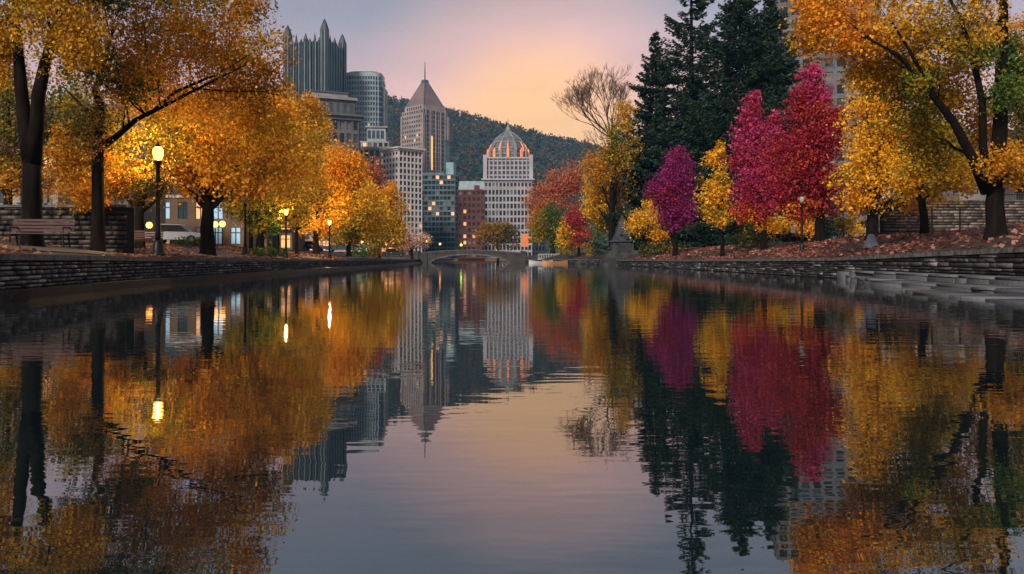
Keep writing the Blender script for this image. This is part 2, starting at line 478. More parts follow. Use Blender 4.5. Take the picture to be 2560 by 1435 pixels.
# ------------------------------------------------------------------ trees
def leaves(P, size, C, seed, droop=0.0, aspect=.62):
    """one folded four-cornered leaf at every point"""
    r = np.random.default_rng(seed); n = len(P)
    d = r.normal(size=(n, 3)); d[:, 2] -= droop; d /= np.linalg.norm(d, axis=1)[:, None]
    e = r.normal(size=(n, 3)); e -= d * (e * d).sum(1)[:, None]; e /= np.linalg.norm(e, axis=1)[:, None]
    nn = np.cross(d, e)
    s = size * r.uniform(.45, 1.6, n)[:, None] ** 1.1
    V = np.empty((n, 4, 3), np.float32)
    V[:, 0] = P - d * s * .5; V[:, 1] = P + e * s * .5 * aspect + nn * s * .1
    V[:, 2] = P + d * s * .5; V[:, 3] = P - e * s * .5 * aspect + nn * s * .1
    me = mesh_from('crown', V.reshape(-1, 3), np.arange(n * 4).reshape(n, 4))
    face_colors(me, C)
    return me
def clump_noise(P, seed, sc):
    r = np.random.default_rng(seed); v = np.zeros(len(P))
    for k in range(5):
        w = r.normal(size=3) / sc * (1 + .5 * k); v += np.sin(P @ w + r.uniform(0, 6.28)) / (1 + .4 * k)
    return v
def pal_colors(pal, n, seed, which=None, spread=.34):
    r = np.random.default_rng(seed); pal = np.array(pal)
    i = r.integers(0, len(pal), n) if which is None else which
    c = pal[i] * r.uniform(1 - spread, 1 + spread, n)[:, None]
    j = r.integers(0, len(pal), n); return np.clip(c * .75 + pal[j] * .25, 0, .95)
TREES = 'trees round the pond'; DENS = 1.75
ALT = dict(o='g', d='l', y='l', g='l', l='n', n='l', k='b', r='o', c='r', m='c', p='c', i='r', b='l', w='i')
CLEAR = [(PX(395, 33.5), 33.5 - .6, PZ(370, 33.5), 1.5), (PX(400, 33.5) * .95, 31.5, PZ(375, 31.5), 1.2), (PX(824, 74), 74, PZ(555, 74), 1.0)]   # pruned round the lamp heads
def limb_path(a, b, seed, n=6, sag=.0):
    r = random.Random(seed); a = Vector(a); b = Vector(b); L = (b - a).length; pts = []
    for k in range(n + 1):
        t = k / n
        p = a.lerp(b, t)
        p.z += math.sin(t * math.pi) * L * (.06 + sag)
        if 0 < k < n: p += Vector((r.uniform(-1, 1), r.uniform(-1, 1), r.uniform(-1, 1))) * L * .03
        pts.append(p)
    return pts
def tree(kind, label, px, D, blobs, trunk_w, leaf=.17, dens=3.0, fork=None, seed=1, hard_limbs=(), nlimb=14,
         pals=None, depth=.8, gap=-1.25, group=TREES, lean=0, droop=0, clump=22, bark=None, trunk_top=None):
    """blobs: (cx, cy, rx, ry, palette) in photo pixels at distance D -> metres; every crown is a real volume"""
    s = D / F; X0 = PX(px, D); base = Vector((X0, D, gz(X0, D) - .08))
    root = empty(kind, base, label, 'tree', group)
    r = np.random.default_rng(seed); rr = random.Random(seed)
    pts = []; cols = []; tips = []
    leafpx = leaf / s
    zbase = base.z
    leaf = leaf * .82; leafpx = leaf / s
    for (cx, cy, rx, ry, pal, *dyo) in blobs:
        n = int(DENS * dens * math.pi * rx * ry / (leafpx * leafpx * .5))
        nc = max(6, n // clump)
        c = np.array([(cx - px) * s, dyo[0] if dyo else 0, PZ(cy, D) - zbase]); rad = np.array([rx * s, max(rx * s * depth, .4), ry * s])
        u = r.normal(size=(nc * 2, 3)); u /= np.linalg.norm(u, axis=1)[:, None]
        u *= (r.uniform(0, 1, nc * 2) ** .42)[:, None]
        lobes = 1 + .30 * clump_noise(u, seed + 11, .55) * .5
        ctr = c + u * rad * np.clip(lobes, .6, 1.35)[:, None]
        keep = clump_noise(ctr, seed + 3, max(rad[0], rad[2]) * .28) > gap
        ctr = ctr[keep][:nc]
        if len(ctr) == 0: continue
        cr = min(rad[0], rad[2]) * .12 + leaf * .7
        per = r.integers(int(clump * .5), int(clump * 1.6), len(ctr))
        idx = np.repeat(np.arange(len(ctr)), per)
        P = ctr[idx] + r.normal(size=(len(idx), 3)) * cr * np.array([1, 1, .8])
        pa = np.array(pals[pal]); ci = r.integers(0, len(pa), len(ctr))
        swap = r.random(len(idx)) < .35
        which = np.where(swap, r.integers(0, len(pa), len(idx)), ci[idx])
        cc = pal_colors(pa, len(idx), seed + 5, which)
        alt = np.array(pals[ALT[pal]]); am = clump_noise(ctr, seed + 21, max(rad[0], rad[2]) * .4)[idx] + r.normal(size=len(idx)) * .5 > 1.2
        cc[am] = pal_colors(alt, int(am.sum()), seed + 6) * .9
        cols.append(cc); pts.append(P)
        for k in r.choice(len(ctr), min(len(ctr), max(2, int(nlimb * rx * ry / sum(b[2] * b[3] for b in blobs)))), replace=False):
            tips.append(ctr[k])
    P = np.concatenate(pts); C = np.concatenate(cols)
    ok = P[:, 2] > .25
    for lx, ly, lzz, lr in CLEAR: ok &= np.linalg.norm(P + np.array(base) - np.array([lx, ly, lzz]), axis=1) > lr
    P = P[ok]; C = C[ok]
    link('crown', leaves(P, leaf, C, seed + 9, droop), LEAF, root)
    # trunk and limbs
    tw = trunk_w * s * .5
    zmin = min(b[1] + b[3] for b in blobs); ztop = PZ(min(b[1] for b in blobs), D) - zbase if trunk_top is None else PZ(trunk_top, D) - zbase
    zf = PZ(fork, D) - zbase if fork else ztop * .45
    mb = MB()
    tp = [(0, 0, -.15), (0, 0, .12), (lean * .1, 0, zf * .3), (lean * .4 + rr.uniform(-.06, .06), 0, zf * .7), (lean, 0, zf), (lean * 1.2, 0, zf + (ztop - zf) * .5), (lean * 1.3, .1, ztop)]
    if hard_limbs: tp = tp[:5]
    mb.tube(tp, [tw * 1.7, tw * 1.25, tw * 1.03, tw * .95, tw * .9, tw * .5, tw * .12][:len(tp)], 9)
    cand = []; lmb = [MB() for _ in hard_limbs]
    for hi, hl in enumerate(hard_limbs):
        for (xa, ya, da, wa), (xb, yb, db, wb) in zip(hl, hl[1:]):
            for q in (0, .33, .66): cand.append((((xa + (xb - xa) * q) - px) * s, da + (db - da) * q, PZ(ya + (yb - ya) * q, D) - zbase, (wa + (wb - wa) * q) * s * .5, hi))
    for tip in tips:
        if cand:
            ok_ = [c_ for c_ in cand if c_[2] < tip[2] - .2] or cand[:2]
            c_ = min(ok_, key=lambda c_: (c_[0] - tip[0]) ** 2 + (c_[1] - tip[1]) ** 2 + .6 * (c_[2] - tip[2]) ** 2 + rr.uniform(0, 3))
            if tip[2] - c_[2] < .45 * math.hypot(tip[0] - c_[0], tip[1] - c_[1]): continue
            path = limb_path(c_[:3], tip, rr.random(), 6); r0 = min(c_[3] * .45, .075)
            lmb[c_[4]].tube(path, [r0 * (1 - .85 * k / 6) for k in range(7)], 5)
            continue
        t0 = rr.uniform(.75, 1.1) if tip[2] < zf * 1.3 else rr.uniform(.95, 1.0)
        z0 = min(zf * t0 + max(0, (tip[2] - zf)) * rr.uniform(.05, .35), ztop * .95)
        rad0 = tw * (.5 if z0 <= zf * 1.1 else .3)
        path = limb_path((lean, 0, z0), tip, rr.random(), 5)
        mb.tube(path, [rad0 * (1 - .85 * k / 5) for k in range(6)], 5)
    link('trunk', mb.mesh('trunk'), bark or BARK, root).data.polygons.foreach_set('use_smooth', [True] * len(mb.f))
    for hl, m2 in zip(hard_limbs, lmb):      # limbs that show as silhouettes: list of (px, py, dy, width px)
        m2.tube([((x - px) * s, dy, PZ(y, D) - zbase) for x, y, dy, w in hl], [w * s * .5 for x, y, dy, w in hl], 8)
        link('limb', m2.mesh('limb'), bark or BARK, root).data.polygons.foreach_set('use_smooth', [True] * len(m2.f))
    return root

ORG = [(.86, .36, .02), (.72, .26, .013), (.90, .46, .03), (.78, .36, .02)]
ORD = [(.66, .29, .015), (.50, .20, .011), (.76, .39, .02), (.34, .18, .015)]
YEL = [(.90, .50, .02), (.85, .42, .02), (.90, .57, .04), (.75, .33, .015)]
GOL = [(.72, .40, .02), (.62, .30, .015), (.78, .46, .03), (.46, .27, .02)]
OLI = [(.34, .26, .02), (.24, .20, .02), (.42, .28, .02), (.5, .28, .02)]
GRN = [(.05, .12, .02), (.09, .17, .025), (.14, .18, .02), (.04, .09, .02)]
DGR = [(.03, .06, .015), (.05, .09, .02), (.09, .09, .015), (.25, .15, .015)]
RED = [(.55, .07, .03), (.45, .05, .03), (.62, .14, .03), (.5, .05, .05)]
CRI = [(.36, .018, .045), (.26, .014, .035), (.46, .04, .07), (.32, .022, .03)]
MAG = [(.50, .045, .15), (.38, .028, .11), (.62, .10, .26), (.40, .025, .07)]
PUR = [(.27, .018, .15), (.20, .014, .12), (.36, .04, .22), (.24, .015, .10)]
PIN = [(.55, .20, .08), (.48, .16, .07), (.58, .27, .08), (.42, .09, .08)]
BRN = [(.30, .13, .03), (.22, .10, .03), (.36, .18, .04), (.16, .09, .03)]
PAL = dict(o=ORG, d=ORD, y=YEL, g=GOL, l=OLI, n=GRN, k=DGR, r=RED, c=CRI, m=MAG, p=PUR, i=PIN, b=BRN)
def T(*a, **k): return tree(*a, pals=PAL, **k)

# --- left bank
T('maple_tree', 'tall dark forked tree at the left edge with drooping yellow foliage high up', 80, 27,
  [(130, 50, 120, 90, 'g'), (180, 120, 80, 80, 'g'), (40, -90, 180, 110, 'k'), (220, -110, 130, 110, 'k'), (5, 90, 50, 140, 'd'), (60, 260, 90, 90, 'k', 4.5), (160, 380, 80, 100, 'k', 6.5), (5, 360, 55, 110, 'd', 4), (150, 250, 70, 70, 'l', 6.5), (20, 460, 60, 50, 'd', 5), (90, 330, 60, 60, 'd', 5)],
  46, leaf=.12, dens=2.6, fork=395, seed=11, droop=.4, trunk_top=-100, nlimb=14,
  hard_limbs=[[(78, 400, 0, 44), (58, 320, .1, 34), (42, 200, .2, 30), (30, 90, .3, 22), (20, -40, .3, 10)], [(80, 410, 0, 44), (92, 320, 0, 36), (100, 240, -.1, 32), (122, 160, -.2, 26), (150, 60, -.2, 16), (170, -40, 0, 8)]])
T('maple_tree', 'dark straight trunked tree reaching orange foliage to the top of the picture, behind the bench', 245, 31.5,
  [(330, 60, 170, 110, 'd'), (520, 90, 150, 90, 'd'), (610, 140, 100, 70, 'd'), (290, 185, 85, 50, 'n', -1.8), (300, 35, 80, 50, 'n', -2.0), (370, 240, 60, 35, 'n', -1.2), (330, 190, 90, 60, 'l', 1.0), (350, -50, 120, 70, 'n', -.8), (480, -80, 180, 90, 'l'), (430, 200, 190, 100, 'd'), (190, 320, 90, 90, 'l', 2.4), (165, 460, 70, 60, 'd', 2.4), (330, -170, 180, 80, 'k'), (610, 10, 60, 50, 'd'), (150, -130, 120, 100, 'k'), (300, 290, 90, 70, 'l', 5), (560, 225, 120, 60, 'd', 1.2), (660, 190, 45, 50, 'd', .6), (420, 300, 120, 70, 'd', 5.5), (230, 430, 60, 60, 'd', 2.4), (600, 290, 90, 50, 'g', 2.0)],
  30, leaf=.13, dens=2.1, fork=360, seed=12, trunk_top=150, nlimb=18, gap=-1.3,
  hard_limbs=[[(248, 372, 0, 20), (300, 345, -.3, 16), (360, 305, -.6, 12), (430, 275, -.8, 10), (520, 235, -1.0, 7), (640, 180, -1.2, 3)],
              [(248, 330, 0, 16), (225, 280, .2, 12), (200, 265, .2, 8), (150, 215, .3, 4)],
              [(246, 370, 0, 27), (249, 310, 0, 24), (250, 260, 0, 21), (237, 225, 0, 14), (250, 160, .2, 10), (280, 60, .2, 5)],
              [(400, 288, -.7, 9), (460, 240, -.8, 8), (560, 200, -.9, 5), (650, 150, -1, 2)], [(500, 232, -.9, 5), (600, 240, -.8, 4), (690, 238, -.8, 2)]])
T('maple_tree', 'small gnarled tree with stubby dark limbs just left of the large lit street lamp', 350, 40,
  [(300, 430, 55, 60, 'd'), (290, 350, 60, 60, 'd'), (360, 450, 60, 60, 'd')],
  22, leaf=.16, dens=1.1, fork=510, seed=13, trunk_top=430,
  hard_limbs=[[(350, 515, 0, 22), (340, 470, 0, 20), (333, 430, 0, 12), (322, 395, 0, 4)], [(350, 520, 0, 16), (368, 470, 0, 12), (386, 425, 0, 5)], [(348, 520, 0, 14), (310, 490, 0, 9), (282, 470, 0, 4)], [(352, 530, 0, 12), (385, 505, 0, 8), (410, 480, 0, 3)]])
T('maple_tree', 'broad glowing orange maple right of the large lit street lamp', 520, 44,
  [(560, 330, 160, 110, 'o'), (450, 400, 110, 85, 'o'), (650, 410, 120, 100, 'o'), (540, 450, 110, 65, 'o'), (690, 300, 60, 70, 'o'), (440, 300, 90, 70, 'd')],
  34, leaf=.20, dens=2.7, fork=540, seed=14, trunk_top=330, nlimb=26)
T('linden_tree', 'olive and green tree with a slim dark trunk behind the broad orange maple', 650, 58,
  [(640, 500, 80, 70, 'l'), (600, 470, 50, 50, 'n'), (690, 470, 60, 60, 'l'), (740, 380, 60, 90, 'g'), (660, 570, 50, 30, 'n')],
  20, leaf=.20, dens=2.6, fork=560, seed=15)
T('linden_tree', 'slender dark trunked green tree between the slim unlit lamp post and the blue canopy', 628, 60,
  [(628, 520, 50, 45, 'n'), (590, 505, 35, 35, 'l'), (650, 545, 40, 25, 'l')], 11, leaf=.20, dens=2.2, fork=565, seed=47)
T('linden_tree', 'slender olive tree left of the lit promenade lamp under the bright orange crowns', 742, 72,
  [(740, 530, 45, 40, 'l'), (765, 555, 35, 25, 'g'), (715, 545, 35, 25, 'l')], 9, leaf=.24, dens=2.2, fork=580, seed=48)
T('maple_tree', 'golden orange tree behind the first slim lamp post left of the bright lamp', 690, 66,
  [(740, 440, 80, 90, 'g'), (790, 330, 45, 60, 'g'), (720, 330, 60, 70, 'o'), (700, 520, 60, 40, 'g'), (760, 270, 55, 40, 'd')],
  20, leaf=.22, dens=2.6, fork=570, seed=16)
T('maple_tree', 'bright yellow orange tree glowing behind the lit lamp on the promenade', 790, 80,
  [(830, 430, 80, 75, 'o'), (850, 500, 70, 60, 'y'), (770, 510, 60, 45, 'o'), (800, 560, 50, 30, 'o'), (880, 430, 40, 60, 'o')],
  16, leaf=.26, dens=3.0, fork=600, seed=17)
T('linden_tree', 'rounded golden olive tree right of the lit lamp on the promenade', 872, 92,
  [(890, 550, 65, 55, 'g'), (860, 580, 45, 40, 'l'), (930, 540, 40, 45, 'g'), (900, 490, 50, 45, 'y')],
  12, leaf=.27, dens=3.0, fork=610, seed=18)
T('maple_tree', 'dark red autumn tree among golden ones near the white office block', 935, 125,
  [(935, 450, 32, 45, 'i'), (945, 500, 28, 40, 'c'), (905, 430, 22, 30, 'r')],
  9, leaf=.34, dens=3.0, fork=600, seed=19)
T('linden_tree', 'golden green tree closing the left row in front of the white office block', 945, 108,
  [(970, 530, 45, 60, 'g'), (950, 580, 50, 40, 'l'), (985, 580, 35, 40, 'g'), (975, 480, 26, 30, 'o')],
  11, leaf=.29, dens=3.0, fork=612, seed=20)
T('blossom_tree', 'pale peach thin crowned tree left of the bridge lit by street light', 1035, 150,
  [(1035, 600, 30, 28, 'w'), (1060, 590, 18, 20, 'w'), (1010, 620, 18, 18, 'i')],
  6, leaf=.36, dens=1.6, fork=625, seed=21) if False else None
PAL['w'] = [(.72, .50, .38), (.62, .40, .30), (.78, .60, .45), (.5, .25, .15)]
T('blossom_tree', 'pale peach thin crowned tree at the left end of the bridge', 1030, 150,
  [(1030, 600, 30, 28, 'w'), (1060, 600, 18, 20, 'w'), (1008, 618, 18, 18, 'i')], 6, leaf=.36, dens=1.5, fork=625, seed=21)
T('linden_tree', 'dark olive tree filling the space behind the forked trunk at the left edge', 20, 47,
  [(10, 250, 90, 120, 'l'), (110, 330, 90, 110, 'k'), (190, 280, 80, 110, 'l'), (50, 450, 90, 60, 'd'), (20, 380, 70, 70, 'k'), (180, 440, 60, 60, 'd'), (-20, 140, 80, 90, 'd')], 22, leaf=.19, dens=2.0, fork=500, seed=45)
# --- right bank
T('linden_tree', 'olive and rust tree seen behind the huge forked trunk at the right edge', 2550, 62,
  [(2540, 300, 70, 110, 'k'), (2570, 200, 60, 90, 'l'), (2500, 400, 60, 60, 'd'), (2580, 420, 60, 70, 'l'), (2440, 420, 60, 50, 'd'), (2540, 100, 60, 60, 'd')], 20, leaf=.22, dens=2.0, fork=480, seed=46)
T('oak_tree', 'huge dark forked tree at the right edge under orange and green leaves', 2490, 30,
  [(2270, 215, 45, 32, 'n', -.9), (2420, 150, 50, 40, 'n', -.9), (2480, 250, 50, 50, 'n', -.8), (2465, 410, 55, 50, 'd', -.7), (2080, 40, 120, 70, 'o'), (2150, 110, 110, 60, 'o'), (2300, 150, 130, 80, 'g', 1.4), (2440, 200, 100, 100, 'g', 2), (2030, 10, 60, 50, 'o'), (2380, 330, 90, 90, 'l', 2.2), (2530, 290, 50, 80, 'd', 2), (2010, 90, 40, 50, 'd'), (2230, 70, 130, 70, 'g'), (2390, 90, 130, 90, 'g'), (2330, 220, 110, 110, 'l', 1.8), (2450, 320, 90, 120, 'l', 2.4), (2190, 160, 70, 50, 'g', .8), (2500, 60, 80, 100, 'l', 2), (2545, 160, 40, 80, 'n'), (2400, -60, 180, 70, 'd'), (2150, -40, 140, 60, 'd'), (2050, 110, 60, 40, 'o'), (2540, 420, 50, 60, 'd'), (2480, -130, 140, 90, 'k'), (2250, -120, 130, 60, 'd')],
  44, leaf=.135, dens=2.0, fork=470, seed=31, nlimb=24, gap=-1.1, trunk_top=-60,
  hard_limbs=[[(2470, 480, 0, 34), (2425, 400, -.2, 24), (2370, 310, -.4, 20), (2290, 220, -.6, 14), (2220, 150, -.8, 9), (2130, 110, -1, 4)],
              [(2485, 470, 0, 40), (2500, 330, 0, 36), (2508, 180, .1, 30), (2512, 40, .1, 24), (2515, -90, .1, 12)],
              [(2476, 470, 0, 26), (2450, 370, -.2, 20), (2440, 260, -.4, 17), (2415, 160, -.5, 14), (2380, 60, -.6, 9), (2330, -30, -.6, 4)],
              [(2330, 265, -.5, 12), (2250, 130, -.6, 7), (2200, 50, -.6, 3)]])
T('ginkgo_tree', 'tall bright yellow tree with a narrow rounded crown beside the crimson tree', 2182, 46,
  [(2190, 300, 85, 120, 'y'), (2250, 380, 80, 110, 'y'), (2180, 430, 100, 90, 'y'), (2280, 460, 60, 70, 'y'), (2180, 215, 45, 55, 'y'), (2150, 500, 60, 40, 'o')],
  30, leaf=.20, dens=2.7, fork=545, seed=32, nlimb=30)
T('ginkgo_tree', 'amber yellow tree on a leaning dark trunk under the huge forked tree', 2312, 42,
  [(2340, 400, 75, 80, 'g'), (2320, 470, 80, 45, 'y'), (2400, 430, 50, 60, 'g'), (2280, 420, 50, 60, 'y')],
  20, leaf=.18, dens=2.4, fork=510, seed=33, lean=-.15)
T('maple_tree', 'tall crimson tree with a pointed crown, the largest of the red ones', 2050, 54,
  [(2035, 330, 75, 130, 'c'), (2030, 230, 45, 80, 'm'), (1990, 420, 85, 100, 'c'), (2060, 470, 70, 75, 'c'), (2000, 520, 60, 40, 'r'), (2090, 300, 28, 60, 'c'), (2035, 175, 18, 35, 'm'), (2000, 260, 28, 50, 'c')],
  26, leaf=.20, dens=3.0, fork=530, seed=34, nlimb=36, gap=-.75)
T('maple_tree', 'magenta pink tree with a spiked top between the narrow yellow and crimson trees', 1910, 60,
  [(1880, 400, 65, 110, 'm'), (1885, 300, 35, 70, 'm'), (1900, 480, 75, 70, 'm'), (1870, 530, 45, 35, 'r'), (1930, 440, 40, 80, 'm'), (1905, 550, 50, 25, 'o'), (1884, 250, 13, 30, 'm'), (1940, 310, 18, 50, 'm')],
  15, leaf=.22, dens=3.0, fork=560, seed=35, nlimb=30, gap=-.75)
T('poplar_tree', 'slender bright yellow tree squeezed between the purple and magenta trees', 1806, 63,
  [(1785, 490, 42, 65, 'y'), (1790, 420, 26, 60, 'y'), (1800, 375, 14, 30, 'y'), (1800, 545, 32, 25, 'y')],
  10, leaf=.22, dens=3.0, fork=570, seed=36, gap=-.8)
T('plum_tree', 'round purple leaved tree at the left of the colourful right row', 1688, 81,
  [(1685, 470, 60, 70, 'p'), (1690, 415, 40, 45, 'p'), (1690, 530, 58, 45, 'p'), (1645, 480, 25, 40, 'p'), (1700, 385, 15, 22, 'p')],
  13, leaf=.23, dens=3.0, fork=575, seed=37, gap=-.8)
T('hawthorn_tree', 'low yellow tree between the stone monument and the purple tree', 1612, 96,
  [(1605, 555, 42, 38, 'y'), (1630, 520, 26, 40, 'y'), (1650, 590, 26, 18, 'o')], 7, leaf=.26, dens=2.6, fork=610, seed=38)
T('linden_tree', 'tall yellow green tree rising behind the stone monument', 1530, 113,
  [(1520, 480, 65, 70, 'g', 4), (1545, 380, 45, 80, 'l'), (1500, 420, 50, 55, 'd'), (1530, 550, 55, 40, 'l', 5), (1560, 290, 25, 60, 'g'), (1500, 520, 45, 40, 'y', 4)],
  18, leaf=.32, dens=2.3, fork=575, seed=39, gap=-.5)
T('maple_tree', 'small bright red tree left of the stone monument', 1447, 141,
  [(1442, 550, 30, 42, 'c'), (1450, 590, 26, 28, 'r'), (1410, 580, 20, 35, 'y'), (1420, 620, 22, 18, 'l')], 7, leaf=.33, dens=3.0, fork=615, seed=40)
T('linden_tree', 'green tree with yellow edges beside the small bright red tree', 1385, 156,
  [(1385, 560, 32, 50, 'n'), (1350, 570, 25, 45, 'l'), (1400, 600, 25, 30, 'n')], 8, leaf=.34, dens=3.0, fork=615, seed=41)
T('maple_tree', 'hazy salmon red tree farthest back on the right shore', 1380, 185,
  [(1400, 480, 45, 50, 'i'), (1350, 520, 35, 55, 'i'), (1435, 450, 30, 45, 'i'), (1345, 560, 25, 40, 'r')], 9, leaf=.46, dens=3.0, fork=600, seed=42)
T('linden_tree', 'brown and green round tree just behind the bridge', 1245, 200,
  [(1220, 590, 38, 28, 'b'), (1270, 590, 32, 30, 'k'), (1245, 572, 40, 24, 'b')], 6, leaf=.48, dens=2.6, fork=625, seed=43)
T('hawthorn_tree', 'low golden tree standing behind the crimson tree trunk', 1975, 74,
  [(1965, 565, 45, 26, 'y'), (2015, 570, 40, 24, 'o'), (1925, 570, 30, 20, 'o')], 6, leaf=.24, dens=2.2, fork=600, seed=44)
# low shrubs
def shrub(label, px, D, blobs, seed, leaf=.2, dens=2.2, lift=0):
    s = D / F; X0 = PX(px, D); z0 = gz(X0, D) if abs(X0) < 900 else 1
    root = empty('shrub', (X0, D, z0), label, 'shrub', 'shrubs on the banks')
    r = np.random.default_rng(seed); P = []; C = []; st = MB()
    for (dx, h, rx, ry, pal) in blobs:
        n = int(dens * math.pi * rx * ry / ((leaf / s) ** 2 * .5)) + 60
        u = r.normal(size=(n, 3)); u /= np.linalg.norm(u, axis=1)[:, None]; u *= (r.uniform(0, 1, n) ** .4)[:, None]
        p = np.array([dx * s, 0, h * s]) + u * np.array([rx * s, rx * s * .7, ry * s]) + r.normal(size=(n, 3)) * leaf * .5
        P.append(p); C.append(pal_colors(PAL[pal], n, seed + 1))
        for k in range(4): st.tube([(0, 0, -.05), (dx * s + r.uniform(-.3, .3) * rx * s, 0, h * s)], [.03, .01], 4)
    P = np.concatenate(P); C = np.concatenate(C); ok = P[:, 2] > .02
    link('foliage', leaves(P[ok], leaf, C[ok], seed), LEAF, root); st.build('stem', BARK, root)
    return root
shrub('dark green low shrub under the magenta tree', 1865, 66, [(0, 25, 40, 26, 'k'), (40, 18, 30, 20, 'k')], 51)
shrub('dark shrub under the purple tree beside the monument', 1640, 92, [(0, 18, 45, 20, 'k'), (40, 14, 30, 16, 'b')], 52, .24)
shrub('yellow green shrub between the crimson and tall yellow trees', 2110, 58, [(0, 40, 30, 25, 'l'), (25, 25, 30, 20, 'y')], 53)
shrub('dark hedge like shrub left of the golden olive tree by the promenade', 680, 52, [(0, 14, 50, 16, 'n'), (-40, 10, 25, 12, 'k')], 54)
shrub('dark green shrub behind the parked white car', 470, 56, [(0, 12, 40, 12, 'n'), (35, 10, 20, 10, 'k')], 55)
shrub('bright green shrub under the last golden trees of the left row', 905, 100, [(0, 16, 30, 16, 'n'), (30, 18, 20, 20, 'l')], 56, .27)
shrub('green shrub on the shore between the red tree and the monument', 1490, 129, [(0, 35, 18, 35, 'n'), (-15, 20, 15, 22, 'l')], 57, .28)
shrub('dark ivy covered shrub on top of the left retaining wall', 190, 33, [(0, 92, 70, 18, 'k'), (-90, 96, 60, 18, 'k'), (80, 85, 40, 14, 'k')], 58, .15)

# --- conifers
def conifer(label, px, D, top, half_w, seed, low=600, sparse=1.0, bare=0.0, tilt=-.25):
    s = D / F; X0 = PX(px, D); zb = gz(X0, D); H = PZ(top, D) - zb
    root = empty('spruce_tree', (X0, D, zb - .1), label, 'tree', TREES)
    r = np.random.default_rng(seed); rr = random.Random(seed)
    mb = MB(); mb.tube([(0, 0, 0), (0, 0, H * .3), (.05, 0, H * .7), (0, 0, H)], [H * .016, H * .012, H * .006, .03], 7)
    z = PZ(low, D) - zb; z = max(z, 1.0); Pp = []; Dd = []; Ss = []
    W = half_w * s
    while z < H - .2:
        t = (z / H); prof = (1 - t) ** .75 * (1 + .25 * math.sin(z * 1.7 + seed) + .15 * math.sin(z * .53))
        nb = max(4, int(9 * sparse * (1 - t * .4)))
        for k in range(nb):
            if rr.random() < bare * .5: continue
            a = rr.uniform(0, 6.283); L = max(.35, W * prof * rr.uniform(.65, 1.12))
            d = Vector((math.cos(a), math.sin(a), tilt + rr.uniform(-.15, .2) + .5 * t)).normalized()
            pts = [Vector((0, 0, z)) + d * (L * q) + Vector((0, 0, -.12 * L * math.sin(q * 2.6) + .18 * L * q * q)) for q in (0, .35, .7, 1)]
            mb.tube(pts, [.05 + .012 * L, .035, .02, .008], 4)
            m = int(L * 26 * sparse)
            q = r.uniform(.12 + bare * .35, 1.04, m) ** .8
            c = np.array([tuple(pts[0].lerp(pts[3], float(x))) for x in q])
            c[:, 2] += (-.12 * L * np.sin(q * 2.6) + .18 * L * q * q) - (.18 * L - .12 * L * math.sin(2.6)) * q
            side = np.array([-d.y, d.x, 0]); off = r.normal(size=m) * (L * .16) * (1.1 - q * .7)
            c += off[:, None] * side + np.stack([np.zeros(m), np.zeros(m), -np.abs(r.normal(size=m)) * .22], 1)
            dv = np.array(d) * .7 + side * np.sign(off)[:, None] * .6 + r.normal(size=(m, 3)) * .3; dv[:, 2] -= .3
            Pp.append(c); Dd.append(dv)
        z += rr.uniform(.28, .5) * (D / 85) / (1 if not bare else .8)
    P = np.concatenate(Pp); d = np.concatenate(Dd); d /= np.linalg.norm(d, axis=1)[:, None]; n = len(P)
    e = r.normal(size=(n, 3)); e -= d * (e * d).sum(1)[:, None]; e /= np.linalg.norm(e, axis=1)[:, None]
    ln = r.uniform(.35, .75, n)[:, None]; wd = r.uniform(.07, .13, n)[:, None]
    V = np.empty((n, 4, 3), np.float32)
    V[:, 0] = P - d * ln * .5; V[:, 1] = P + e * wd; V[:, 2] = P + d * ln * .5; V[:, 3] = P - e * wd
    me = mesh_from('crown', V.reshape(-1, 3), np.arange(n * 4).reshape(n, 4))
    face_colors(me, pal_colors([(.018, .040, .022), (.010, .024, .014), (.032, .062, .034), (.013, .032, .024)], n, seed))
    link('crown', me, NEEDLE, root); mb.build('trunk', BARK, root)
conifer('broad dark spruce at the left of the evergreen group', 1640, 119, 70, 135, 61, sparse=1.15)
conifer('tall thin spruce with a ragged sparse top rising out of the picture', 1728, 112, -135, 160, 62, sparse=.95, bare=.4)
conifer('tall dense dark spruce in the middle of the evergreen group', 1850, 104, -60, 225, 63, sparse=1.15)
conifer('dark spruce at the right of the evergreen group above the crimson tree', 1925, 108, -30, 180, 64, sparse=1.05)
conifer('dark spruce filling the gap between the thin spruce and the tall dense one', 1790, 117, 250, 190, 66, sparse=1.5)
conifer('lower dark spruce filling the group behind the purple tree', 1740, 121, 190, 210, 65, sparse=1.6)

